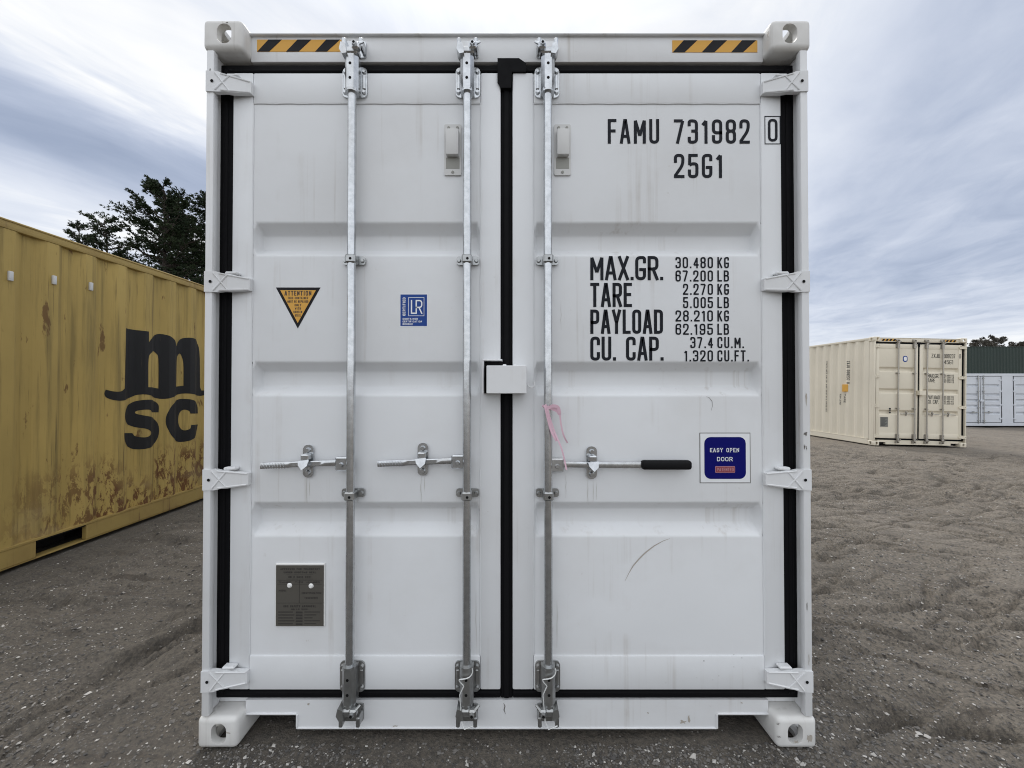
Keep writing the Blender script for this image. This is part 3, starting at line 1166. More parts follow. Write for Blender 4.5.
def hinge(door, s, z, mat):
    """cast hinge blade running from the post back on to the door"""
    x0, x1 = s * 1.2015, s * 1.040
    fy = lambda x: -.002 + (.040 - .012 + .002) * min(1, max(0, (abs(x0) - abs(x) - .03) / (abs(x0 - x1) - .03)))
    outl = [(0, .041), (.28, .041), (.42, .034), (.55, .034), (1, .020), (1, -.028), (.55, -.036), (.42, -.036), (.28, -.041), (0, -.041)]
    b = MB()
    pts = [(x0 + (x1 - x0) * a, z + q) for a, q in outl]
    n = len(pts)
    vs = [(x, fy(x), q) for x, q in pts] + [(x, fy(x) + .018, q) for x, q in pts]
    fs = [(i, (i + 1) % n, n + (i + 1) % n, n + i) for i in range(n)]
    for o in (0, n):
        for i in range(4):
            a = (i, i + 1, n - 2 - i, n - 1 - i)
            fs.append(tuple(o + k for k in (a if o == 0 else a[::-1])))
    b.add(vs, fs)
    X = lambda a: x0 + (x1 - x0) * a
    for (a0, q0), (a1, q1) in (((.22, .034), (.52, -.030)), ((.22, -.034), (.52, .030)), ((.34, .0335), (.97, .018)), ((.34, -.033), (.97, -.025))):
        b.tube([(X(a0 + (a1 - a0) * t), fy(X(a0 + (a1 - a0) * t)) - .0002, z + q0 + (q1 - q0) * t) for t in (0, .33, .66, 1)], .0034, 6)
    b.box(X(.42), X(.72), fy(X(.5)) + .006, YD, z + .034, z + .046, 0, .004)
    b.cyl((X(.15), fy(X(.15)) + .0001, z), (X(.15), fy(X(.15)) - .0006, z), .006, n=10, mi=1)
    b.box(X(.72), X(.985), YD - .014, YD - .0004, z - .024, z + .016, 0, .003)
    b.build('hinge', [mat, M['dark_hole']], door)


def door_end(root, mat, post, cast_hole=True):
    """posts, header, sill, gaskets and the two door leaves; returns header, sill, left leaf, right leaf"""
    hw = CW / 2
    for s in (-1, 1):
        p = MB()
        p.box(s * 1.2035, s * 1.174, .004, .030, .124, 2.772, 0, .004, 2)
        p.box(s * 1.2045, s * 1.184, .0295, .075, .124, 2.772, 0, .003)
        p.box(s * 1.2055, s * 1.187, .0745, .160, .124, 2.772, 0, .004)
        # welded web between post and header
        p.box(s * 1.188, s * 1.060, .080, .094, Z_H0 + .001, 2.772, 0)
        p.box(s * 1.188, s * 1.060, .0805, .094, .124, Z_S1 - .001, 0)
        p.build('corner_post', post, root)
    h = MB()
    h.box(-1.062, 1.062, YH, .115, Z_H0, Z_H1, 0, .006, 2)
    h.box(-1.062, 1.062, YH - .012, YH + .03, Z_H1 - .004, Z_H1 + .003, 0, .002)
    header = h.build('header', post, root)
    s_ = MB()
    xa = 1.2 - (PX(297, YH, 720) + 1.2)          # half width of the full-depth part of the sill
    xa = abs(PX(297, YH, 720))
    s_.prism([(-1.062, Z_S1), (-1.062, Z_SP), (-xa, Z_SP), (-xa, Z_S0), (xa, Z_S0), (xa, Z_SP), (1.062, Z_SP), (1.062, Z_S1)], YH, .115)
    s_.box(-xa, xa, YH - .004, YH + .02, Z_S0 - .003, Z_S0 + .004, 0, .002)
    for s in (-1, 1):
        s_.box(s * xa, s * 1.062, YH - .005, YH + .05, Z_SP - .004, Z_SP + .004, 0, .002)
        s_.box(s * (xa - .005), s * (xa + .003), YH - .005, YH + .05, Z_S0 - .001, Z_SP - .001, 0, .002)
        s_.box(s * xa, s * 1.062, .118, .13, Z_S0, Z_SP - .005, 1)
    sill = s_.build('sill', [post, M['under']], root)
    leaves = []
    for s in (-1, 1):
        xo, xi = s * 1.126, (-.026 if s < 0 else .0225)
        d = MB()
        po, pi = PX(251, YD) if s < 0 else PX(763, YD), PX(480.5, YD) if s < 0 else PX(533.5, YD)
        d.box(xo, po, YD, YD + .05, Z_DB, Z_DT, 0, .006, 2)
        d.box(pi, xi, YD, YD + .05, Z_DB, Z_DT, 0, .006, 2)
        d.box(po + (-s) * .0004, pi - (-s) * .0004, YD + .0005, YD + .05, Z_PT, Z_DT - .001, 0, .005, 2)
        d.box(po + (-s) * .0004, pi - (-s) * .0004, YD - .0010, YD + .05, Z_DB + .001, Z_PB, 0, .004, 2)
        a, b = min(po, pi), max(po, pi)
        pressed_panel(d, a, b, Z_PB - .002, Z_PT + .002, YP, BANDS)
        # weld beads where the sheet meets its frame
        for xx in (po, pi):
            d.tube([(xx + (.0008 * math.sin(k * 2.3)), YP - .0015, Z_PB + (Z_PT - Z_PB) * k / 40) for k in range(41)], .0026, 5)
        d.tube([(a + (b - a) * k / 30, YD + .0035, Z_PT + .0008 * math.sin(k * 1.7)) for k in range(31)], .0026, 5)
        door = d.build('door', mat, root)
        g = MB()
        yg, ye = YD + .012, YD + .034
        ox = s * 1.190
        g.box(s * 1.1255, ox, yg, ye, Z_DB - .030, Z_DT + .034, 0, .005)
        g.box(s * 1.152, s * 1.170, yg - .006, ye, Z_DB - .020, Z_DT + .020, 0, .004)
        e = xi
        g.box(e, s * 1.189, yg + .0007, ye, Z_DT + .0005, Z_DT + .044, 0, .005)
        g.box(e, s * 1.15, yg - .005, ye - .002, Z_DT + .010, Z_DT + .022, 0, .004)
        g.box(e, s * 1.189, yg + .0007, ye, Z_DB - .044, Z_DB - .0005, 0, .005)
        g.box(e, s * 1.15, yg - .005, ye - .002, Z_DB - .026, Z_DB - .012, 0, .004)
        if s > 0:
            g.box(-.0258, .0223, yg + .0015, ye + .001, Z_DB - .044, Z_DT + .046, 0, .004)
            g.box(-.014, .010, yg - .006, ye, Z_DB - .04, Z_DT + .03, 0, .004)
            # moulded corner flap at the top of the meeting edge
            fl = [Pt(497.5, 58.5, .04), Pt(519, 58.5, .04), Pt(526, 63.5, .04), Pt(526, 72, .04), Pt(512, 72, .04), Pt(511, 88, .04), Pt(501, 88, .04), Pt(497.5, 82, .04)]
            g.prism(fl[::-1], .038, YD + .02)
        g.build('door_gasket', M['rubber'], door)
        leaves.append(door)
        for z in HINGES:
            hinge(door, s, z, post)
    return header, sill, leaves[0], leaves[1]


# ------------------------------------------------------------------ the white container
white = thing('shipping_container', 'large white shipping container with closed double doors, black FAMU lettering and three galvanised locking rods', 'shipping container')
shell(white, 6.058, 2.896, M['white'], M['white_post'], M['casting'])
header, sill, dl, dr = door_end(white, M['white'], M['white_post'])
GEAR = (M['galv'], M['galv_dark'])
XR = [PX(351, .012), PX(467, .012), PX(548, .012)]
rod_gear(dl, XR[0], GEAR)
rod_gear(dl, XR[1], GEAR, seal=True)
rod_gear(dr, XR[2], GEAR, seal=True, flip=-1)
keepers(header, sill, XR, GEAR)
ZH = PZ(463.5, .014)
handle(dl, XR[0], ZH, PX(261, .016), PX(308.5, .04), GEAR)
handle(dl, XR[1], PZ(461.5, .014), PX(378, .016), PX(423, .04), GEAR)
handle(dr, XR[2], PZ(465, .014), PX(690, .016), PX(591.5, .04), GEAR, grip=.195)

# hazard stripes on the header
for k, (xa, xb) in enumerate(((257, 341.4), (672.3, 757.4))):
    y = YH - .0012
    za, zb = PZ(39.6 + k * .7, y), PZ(51.6 + k * .7, y)
    m = MB()
    X0, X1 = PX(xa, y, 45), PX(xb, y, 45)
    m.prism([(X0, zb), (X1, zb), (X1, za), (X0, za)], y, YH - .0002, 0)
    W = X1 - X0
    for b0, b1, t0, t1 in ((.005, .145, .135, .295), (.345, .495, .48, .645), (.69, .83, .82, .985)):
        m.prism([(X0 + W * b0, zb), (X0 + W * b1, zb), (X0 + W * t1, za), (X0 + W * t0, za)], y - .0006, y - .0001, 1)
    m.build('hazard_stripe', [M['orange'], M['stripe_black']], header, smooth=0)

# vents
for par, xa, xb in ((dl, 444.5, 461.5), (dr, 554, 570.5)):
    m = MB()
    x0, x1 = PX(xa, YP, 150), PX(xb, YP, 150)
    z1, z0 = PZ(125.5, YP), PZ(176, YP)
    m.prism(rrect(x0, x1, z0, z1, .006, 3), YP - .007, YP - .0003)
    m.box(x0 + .009, x1 - .009, YP - .030, YP - .0069, z0 + .072, z1 - .030, 0, .005, 2)
    m.box(x0 + .007, x1 - .007, YP - .0078, YP - .0068, z0 + .026, z0 + .071, 1)
    for xx in (x0 + .018, x1 - .016):
        m.cyl((xx, YP - .007, z1 - .014), (xx, YP - .010, z1 - .014), .006, .005, 10, 1)
    m.cyl(((x0 + x1) / 2, YP - .007, z0 + .012), ((x0 + x1) / 2, YP - .010, z0 + .012), .006, .005, 10, 1)
    m.build('air_vent', [M['vent'], M['vent_grey']], par)

# lock box, its side bracket and the little ring on its right
m = MB()
bx0, bx1, bz1, bz0 = PX(486.5, -.05), PX(526.5, -.05), PZ(365.5, -.05), PZ(393.5, -.05)
m.box(bx0, bx1, -.052, -.046, bz0, bz1, 0, .002)
m.box(bx0, bx1, -.0461, YD - .001, bz1 - .006, bz1 - .0004, 0, .002)
m.box(bx1 - .006, bx1 - .0004, -.0461, YD - .001, bz0, bz1 - .006, 0, .002)
for a in (.45, .72):
    m.cyl((bx0 + (bx1 - bx0) * a, -.03, bz1 - .006), (bx0 + (bx1 - bx0) * a, -.03, bz1 + .006), .011, .006, 10)
lx, lz1 = PX(482.5, -.01), PZ(359.5, -.01)
m.box(lx, lx + .006, -.022, YD - .0006, bz0 - .002, lz1, 0, .002)
m.box(lx, lx + .078, -.022, YD - .0006, lz1 - .006, lz1 + .0005, 0, .002)
m.box(lx + .0065, bx0 + .012, .004, YD - .001, bz0 + .001, lz1 - .0065, 1)  # dark filler put in for the shade between bracket and box
m.box(bx0 + .012, lx + .076, .004, YD - .001, bz1 - .002, lz1 - .0065, 1)
rx, rz = PX(531, 0), PZ(384, 0)
m.tube([(rx + .014 * math.cos(t), -.002, rz + .014 * math.sin(t)) for t in np.linspace(R(150), R(400), 12)], .0032, 6)
m.box(bx0 + .012, bx1 - .012, -.01, .02, bz0 + .02, bz1 - .02, 1)
m.build('lock_box', [M['white_post'], M['dark_hole']], dr)

# lettering
def door_text(name, par, rows, t, y=YP - .0012, mat='ink', gap=None):
    m = MB()
    for s, xa, xb, ya, yb in rows:
        x0, x1, z0, z1 = PX(xa, y, (ya + yb) / 2), PX(xb, y, (ya + yb) / 2), PZ(yb, y), PZ(ya, y)
        put_text(m, text2d(s, x0, x1, z0, z1, t, gap=gap), y)
    return m.build(name, M[mat], par, smooth=0)


T = lambda px: px / 241.0
door_text('owner_code', dr, [('FAMU', 607.8, 659.2, 119, 143.6)], T(3.0))
door_text('serial_number', dr, [('731982', 674, 749.8, 119.3, 143.6)], T(3.0))
door_text('size_code', dr, [('25G1', 674, 723, 153.8, 178)], T(3.0))
m = MB()
yb_ = YD - .0012
put_text(m, text2d('0', PX(768, yb_, 130), PX(777.6, yb_, 130), PZ(141.5, yb_), PZ(118.8, yb_), T(2.5)), yb_)
x0, x1, z0, z1 = PX(765, yb_, 130), PX(780.2, yb_, 130), PZ(143.8, yb_), PZ(116.3, yb_)
for q in thick([Vector(p) for p in ((x0, z0), (x0, z1), (x1, z1), (x1, z0))], T(.8), True):
    m.add([(p.x, yb_, p.y) for p in q], [(0, 1, 2, 3)])
m.build('check_digit', M['ink'], dr, smooth=0)
door_text('weight_heading', dr, [('MAX.GR.', 590.3, 663.2, 256, 280.2), ('TARE', 590.3, 632, 282.8, 307), ('PAYLOAD', 590.3, 663, 309.5, 333.8), ('CU. CAP.', 590.3, 663.6, 336.6, 360.6)], T(3.05), gap=T(1.6))
rows = []
for i, (a, xa, b, xb) in enumerate((('30.480', 675.5, 'KG', 729), ('67.200', 675.5, 'LB', 729), ('2.270', 683, 'KG', 729), ('5.005', 683, 'LB', 729),
                                    ('28.210', 675.5, 'KG', 729), ('62.195', 675.5, 'LB', 729), ('37.4', 690.3, 'CU.M.', 744), ('1.320', 684, 'CU.FT.', 749))):
    ya = 257 + i * 13.32
    rows += [(a, xa, 713, ya, ya + 11.2), (b, 717.4, xb, ya, ya + 11.2)]
door_text('weight_figures', dr, rows, T(1.55))

# triangular warning sticker
def sticker_panel(mb, pts, y, mi, th=.0006):
    mb.prism(pts, y - th, y, mi)


m = MB()
ys = YP - .0003
tri = [Pt(276, 287.5, ys), Pt(320.5, 287.5, ys), Pt(297.8, 328.5, ys)]
sticker_panel(m, tri, ys, 1)
c = Vector((sum(p[0] for p in tri) / 3, sum(p[1] for p in tri) / 3))
inn = [tuple(c + (Vector(p) - c) * .80) for p in tri]
sticker_panel(m, inn, ys - .0007, 0)
yt = ys - .0017
cx = c.x
for s, w, pa, pb, tt in (('ATTENTION', 26.5, 290.8, 295.6, .85), ('THIS CONTAINER', 20, 296.8, 299.2, .42), ('MUST BE REPAIRED', 20.5, 300.3, 302.7, .42),
                         ('ONLY', 6.5, 303.9, 306.3, .45), ('WITH', 6, 307.3, 309.7, .45), ('CORTEN', 8.6, 310.7, 313.1, .45), ('STEEL', 5.8, 314.2, 316.6, .45)):
    put_text(m, text2d(s, cx - T(w) / 2, cx + T(w) / 2, PZ(pb, yt), PZ(pa, yt), T(tt), gap=T(tt) * .9), yt, 2)
m.build('warning_sticker', [M['orange'], M['stripe_black'], M['brown_ink']], dl, smooth=0)

# blue certification sticker
m = MB()
x0, x1, z0, z1 = PX(400.5, ys, 310), PX(427, ys, 310), PZ(326, ys), PZ(294.5, ys)
sticker_panel(m, [(x0 - .003, z0 - .003), (x1 + .003, z0 - .003), (x1 + .003, z1 + .003), (x0 - .003, z1 + .003)], ys, 1, .0004)
sticker_panel(m, [(x0, z0), (x1, z0), (x1, z1), (x0, z1)], ys - .0005, 0)
yt = ys - .0016
fx0, fx1, fz0, fz1 = PX(408.6, yt, 310), PX(424, yt, 310), PZ(315.8, yt), PZ(297.5, yt)
for q in thick([Vector(p) for p in ((fx0, fz0), (fx0, fz1), (fx1, fz1), (fx1, fz0))], T(.45), True):
    m.add([(p.x, yt, p.y) for p in q], [(0, 1, 2, 3)], 1)
put_text(m, text2d('L', fx0 + T(2.2), fx0 + T(7.3), fz0 + T(1.9), fz1 - T(2.4), T(1.3)), yt, 1)
put_text(m, text2d('R', fx0 + T(6.9), fx1 - T(1.6), fz0 + T(1.9), fz1 - T(2.4), T(1.3)), yt - .0002, 1)
zb0, zb1, xv0, xv1 = fz0, fz1, x0 + T(2.2), x0 + T(5.0)
for k, q in text2d('CERTIFIED', 0, zb1 - zb0, 0, xv1 - xv0, T(.6), gap=T(.5)):
    m.add([(xv1 - p.y, yt - k * .0001, zb0 + p.x) for p in q], [(0, 1, 2, 3)], 1)
for i, (s, w) in enumerate((('CONTAINER', 15), ('CERTIFICATION', 19), ('SCHEME', 10))):
    za = PZ(318 + i * 2.6, yt)
    put_text(m, text2d(s, x0 + T(2.2), x0 + T(2.2 + w), za - T(1.8), za, T(.38), gap=T(.4)), yt, 1)
m.build('certification_sticker', [M['blue_lr'], M['sticker_white']], dl, smooth=0)

# easy open door sticker
m = MB()
x0, x1, z0, z1 = PX(700.3, ys, 458), PX(749.7, ys, 458), PZ(482.4, ys), PZ(433.4, ys)
sticker_panel(m, [(x0 - .003, z0 - .003), (x1 + .003, z0 - .003), (x1 + .003, z1 + .003), (x0 - .003, z1 + .003)], ys, 2, .0004)
sticker_panel(m, [(x0, z0), (x1, z0), (x1, z1), (x0, z1)], ys - .0005, 1)
nx0, nx1, nz0, nz1 = PX(704.2, ys, 458), PX(745.6, ys, 458), PZ(478.8, ys), PZ(437, ys)
sticker_panel(m, rrect(nx0, nx1, nz0, nz1, T(6.2), 6), ys - .0012, 0)
yt = ys - .0026
put_text(m, text2d('EASY OPEN', PX(710, yt, 450), PX(739, yt, 450), PZ(452.2, yt), PZ(448, yt), T(.62), True, gap=T(1.0)), yt, 1)
put_text(m, text2d('DOOR', PX(717, yt, 459), PX(732.6, yt, 459), PZ(461.2, yt), PZ(457, yt), T(.62), True, gap=T(.9)), yt, 1)
rx0, rx1, rz0, rz1 = PX(715.2, yt, 470), PX(735, yt, 470), PZ(472.8, yt), PZ(466.2, yt)
sticker_panel(m, rrect(rx0, rx1, rz0, rz1, T(.8), 3), yt + .0002, 4)
sticker_panel(m, rrect(rx0 + T(.5), rx1 - T(.5), rz0 + T(.5), rz1 - T(.5), T(.5), 3), yt - .0006, 3)
put_text(m, text2d('PATENTED', rx0 + T(1.6), rx1 - T(1.6), rz0 + T(1.6), rz1 - T(1.5), T(.5), gap=T(.5)), yt - .0018, 4)
m.build('easy_open_sticker', [M['blue_navy'], M['sticker_white'], M['plate'], M['red'], M['red_light']], dr, smooth=0)

# data plate
m = MB()
x0, x1, z0, z1 = PX(277, YP, 595), PX(324.5, YP, 595), PZ(625, YP), PZ(564.5, YP)
m.box(x0 - .004, x1 + .004, YP - .006, YP - .0003, z0 - .003, z1 + .007, 2, .002)
m.box(x0, x1, YP - .0075, YP - .0061, z0, z1, 0)
yt = YP - .0080
W, Hh = x1 - x0, z1 - z0
U = lambda a: x0 + W * a
V = lambda a: z1 - Hh * a
for s, a, b, c_, d_, tt in (('APPROVED FOR TRANSPORT', .09, .92, .045, .075, .5), ('UNDER CUSTOMS SEAL', .16, .84, .10, .13, .5), ('GB C 0015 2021', .26, .74, .175, .21, .5),
                            ('OWNER', .06, .32, .265, .29, .35), ('TYPE  NUMBER', .40, .92, .265, .29, .35), ('MODEL', .06, .22, .40, .43, .4), ('IDENTIFICATION', .54, .95, .44, .47, .4),
                            ('T22000021', .6, .88, .52, .55, .4), ('CSC SAFETY APPROVAL', .16, .84, .655, .69, .55), ('GB LR 2021', .32, .68, .71, .735, .4)):
    put_text(m, text2d(s, U(a), U(b), V(d_), V(c_), T(tt), gap=T(tt) * .8), yt, 1)
for a, b, c_ in ((.03, .97, .245), (.03, .97, .31), (.03, .97, .62), (.22, .78, .155), (.22, .78, .225)):
    m.box(U(a), U(b), yt - .0001, yt + .0004, V(c_) - .0006, V(c_) + .0006, 1)
m.box(U(.49) - .0006, U(.49) + .0006, yt - .0002, yt + .0004, V(.62), V(.245), 1)
for i in range(5):
    c_ = .76 + i * .048
    m.box(U(.05), U(.36 + .03 * (i % 2)), yt, yt + .0004, V(c_ + .016), V(c_), 1)
    m.box(U(.42), U(.56), yt, yt + .0004, V(c_ + .030), V(c_), 1)
    m.box(U(.60), U(.93 - .08 * (i % 3)), yt, yt + .0004, V(c_ + .014), V(c_), 1)
for px, py in ((289.5, 585.5), (311, 586)):
    xx, zz = Pt(px, py, YP - .008)
    m.cyl((xx, YP - .0074, zz), (xx, YP - .013, zz), .0105, .006, 14, 3)
m.build('data_plate', [M['plate'], M['plate_print'], M['rivet'], M['rivet']], dl, smooth=30)

# scuffs and scratches in the paint
def scuff(par, pts, w, y, mat):
    m = MB()
    P3 = [Vector(Pt(px, py, y)) for px, py in pts]
    n = len(P3)
    for i in range(n - 1):
        d = (P3[i + 1] - P3[i]).normalized()
        nn = Vector((-d.y, d.x))
        a, b = w * math.sin(math.pi * max(.06, i / (n - 1))), w * math.sin(math.pi * min(.94, (i + 1) / (n - 1)))
        m.add([(q.x, y, q.y) for q in (P3[i] + nn * a, P3[i + 1] + nn * b, P3[i + 1] - nn * b, P3[i] - nn * a)], [(0, 1, 2, 3)])
    m.build('scuff_mark', M[mat], par, smooth=0)


scuff(dr, [(625, 581), (629, 573), (633, 566), (639, 559), (645, 553), (654, 546), (663, 541), (670, 538.5)], .0026, YP - .0008, 'scuff')
scuff(dr, [(706, 396.5), (709, 397.5), (712, 401), (712.5, 406), (711, 411)], .0010, YP - .0008, 'scuff_dark')
for px, py, r in ((704, 661, 3.4), (742, 658, 2.4), (734, 654.5, 2), (734, 667, 2), (719, 676, 2), (713, 680, 1.6), (697, 678, 1.5)):
    xx, zz = Pt(px, py, YD - .002)
    m = MB()
    m.cyl((xx, YD - .0012, zz), (xx, YD - .0018, zz), r / 1600, n=9)
    m.build('scuff_mark', M['scuff_dark'], dr)
scuff(sill, [(503.5, 703), (505, 706), (504, 710), (505.5, 714)], .0022, YH - .0010, 'scuff_dark')


def blob(par, px, py, w, h, y, mat, seed, n=13):
    """chipped or rubbed patch with a ragged outline"""
    r_ = random.Random(seed)
    x, z = Pt(px, py, y)
    m = MB()
    pts = []
    for i in range(n):
        t = 2 * math.pi * i / n
        k = r_.uniform(.35, 1.15)
        pts.append((x + w / 250 * k * math.cos(t), y, z + h / 250 * k * math.sin(t)))
    m.add([(x, y, z)] + pts, [(0, i + 1, (i + 1) % n + 1) for i in range(n)])
    m.build('scuff_mark', M[mat], par, smooth=0)


for i, (px, py, w, h, y, mt) in enumerate(((806.2, 398, 1.0, 8, .0032, 'scuff'), (805.6, 434, 2.0, 2.6, .0032, 'scuff_dark'), (804.6, 447, .8, 3, .0032, 'scuff_dark'), (806.6, 448, .6, 2.5, .0032, 'scuff_dark'),
                                           (807.2, 606, .6, 7, .0032, 'scuff_dark'), (809, 660, .5, 6, .0032, 'scuff'), (809.5, 738, 3.0, 5, -.0006, 'scuff'), (796, 742, 4.0, 2.2, -.0006, 'scuff'),
                                           (778, 724, 2.2, .8, -.0006, 'scuff_dark'), (779, 737, 2.5, .8, -.0006, 'scuff_dark'), (228, 733, 2.5, .9, -.0006, 'scuff'), (210, 70, .8, 2.0, .0032, 'scuff_dark'),
                                           (768, 34, .8, 4.5, -.0006, 'scuff'), (790, 24, 3, .6, -.0006, 'scuff'), (227, 22.5, 1.6, .6, -.0006, 'scuff_dark'))):
    blob(white, px, py, w, h, y, mt, i)
for i, (px, py, w, h) in enumerate(((683, 722, 4, 2.2), (689, 719, 1.6, 4), (742, 703, 1.6, .9), (648, 713, 1.2, 1.0), (308, 704, 2.2, 1.2), (395, 726, 5, 1.0))):
    blob(sill, px, py, w, h, YH - .0010, 'scuff', 40 + i)

for par, px, y0_, y1_, w, k in ((dl, 306.3, 478, 503, .0012, 0), (dl, 309.5, 478, 496, .0009, 1), (dl, 421, 476, 504, .0012, 2), (dl, 424.5, 476, 492, .0009, 3), (dr, 588, 480, 505, .0011, 4),
                                (dr, 593, 480, 503, .0011, 5), (dr, 596.5, 482, 500, .0008, 6), (dr, 566, 475, 498, .0009, 7), (dl, 358, 498, 503, .0012, 8), (dr, 561, 300, 330, .0008, 9), (dl, 476, 590, 650, .0012, 10), (dr, 557, 600, 648, .0012, 11)):
    r_ = random.Random(k)
    scuff(par, [(px + r_.uniform(-.3, .3), y0_ + (y1_ - y0_) * i / 6) for i in range(7)], w, YP - .0009, 'runoff')
# pink ribbon tied round the right-hand rod
def ribbon(mb, pts, w):
    P3 = [Vector((*[Pt(px, py, y)[0]], y, Pt(px, py, y)[1])) for px, py, y in pts]
    # smooth
    out = []
    for i in range(len(P3) - 1):
        p0, p1, p2, p3 = P3[max(i - 1, 0)], P3[i], P3[i + 1], P3[min(i + 2, len(P3) - 1)]
        for k in range(6):
            t = k / 6
            out.append(.5 * ((2 * p1) + (p2 - p0) * t + (2 * p0 - 5 * p1 + 4 * p2 - p3) * t * t + (3 * p1 - p0 - 3 * p2 + p3) * t ** 3))
    out.append(P3[-1])
    n = len(out)
    vs, fs = [], []
    for i, p in enumerate(out):
        d = (out[min(i + 1, n - 1)] - out[max(i - 1, 0)]).normalized()
        a = d.cross(Vector((.35 * math.sin(i * .35), 1, .2))).normalized() * w / 2
        nn = d.cross(a).normalized() * .0004
        vs += [p + a + nn, p - a + nn, p - a - nn, p + a - nn]
    for i in range(n - 1):
        for k in range(4):
            fs.append((i * 4 + k, i * 4 + (k + 1) % 4, i * 4 + 4 + (k + 1) % 4, i * 4 + 4 + k))
    fs += [(0, 1, 2, 3), tuple((n - 1) * 4 + k for k in (3, 2, 1, 0))]
    mb.add(vs, fs)


m = MB()
rz_ = PZ(406, -.006)
m.tube([(XR[2] + .0195 * math.cos(t), .012 + .0195 * math.sin(t), rz_ + .004 * math.sin(t + .5)) for t in np.linspace(0, 2 * math.pi, 20)], .0045, 6)
ribbon(m, [(544.5, 405, -.012), (548, 408, -.018), (553, 406, -.020), (558, 407.5, -.016), (559.5, 414, -.012), (557.5, 411, -.008), (551, 408, -.013)], .013)
ribbon(m, [(556, 407, -.014), (559.5, 412, -.012), (561, 424, -.006), (563.5, 435, .002), (567.5, 443, .010)], .0062)
ribbon(m, [(547, 407, -.017), (550, 418, -.016), (555, 433, -.012), (561, 447, -.012), (564, 458, -.014), (566.5, 470, -.016)], .0062)
ribbon(m, [(545.5, 407, -.014), (548.5, 420, -.014), (552, 432, -.012), (557, 441, -.010)], .011)
rb = m.build('pink_ribbon', M['pink'], None, smooth=60)
tag(rb, 'thin pink ribbon tied in a bow with hanging tails around the right-hand locking rod', 'ribbon')


# ------------------------------------------------------------------ the weathered yellow container
YX = -3.67                                     # plane of its near side
YZ0 = .075
YY0 = -.33
yc = thing('shipping_container', 'weathered yellow container with rust patches and a large black logo on its side', 'shipping container', (YX - CW / 2, YY0, YZ0))
shell(yc, 6.058, 2.591, M['yellow'], M['yellow_rail'], M['yellow_rail'], doors=False)
YPROF = corr_profile(.162, 6.058 - .162)


def side_uv(px, py):
    """photo pixel to (along, height) on the yellow side"""
    a = (px - CX) / FPX
    t = (YX - .028) / a
    b = (CY - py) / FPX
    c, s = math.cos(R(PITCH)), math.sin(R(PITCH))
    # depth along the lens axis so that x reaches YX
    return t * (c - b * s) - CAM_D - YY0, CAM_H + t * (s + b * c) - YZ0


def conform(bm, off):
    """cut the flat mesh at the corrugation's folds and press it on to the wall"""
    for s, d in YPROF:
        bmesh.ops.bisect_plane(bm, geom=bm.verts[:] + bm.edges[:] + bm.faces[:], plane_co=(s, 0, 0), plane_no=(1, 0, 0))
    for v in bm.verts:
        s, h = v.co.x, v.co.y
        v.co = (CW / 2 - .012 - corr_at(YPROF, s) + off, s, h)


def smooth_loop(pts, n=4):
    out = []
    N_ = len(pts)
    for i in range(N_):
        p0, p1, p2, p3 = (Vector(pts[(i + k) % N_]) for k in (-1, 0, 1, 2))
        if (p2 - p1).length < 2:
            out.append(p1)
            continue
        for k in range(n):
            t = k / n
            out.append(.5 * ((2 * p1) + (p2 - p0) * t + (2 * p0 - 5 * p1 + 4 * p2 - p3) * t * t + (3 * p1 - p0 - 3 * p2 + p3) * t ** 3))
    return out


def corner_loop(items, n=4):
    """outline whose points marked sharp keep their corner; the runs between are smoothed"""
    out = []
    N_ = len(items)
    P_ = [Vector(i[:2]) for i in items]
    sh = [len(i) > 2 for i in items]
    for i in range(N_):
        p1, p2 = P_[i], P_[(i + 1) % N_]
        p0 = p1 + (p1 - p2) if sh[i] else P_[i - 1]
        p3 = p2 + (p2 - p1) if sh[(i + 1) % N_] else P_[(i + 2) % N_]
        for k in range(n):
            t = k / n
            out.append(.5 * ((2 * p1) + (p2 - p0) * t + (2 * p0 - 5 * p1 + 4 * p2 - p3) * t * t + (3 * p1 - p0 - 3 * p2 + p3) * t ** 3))
    return out


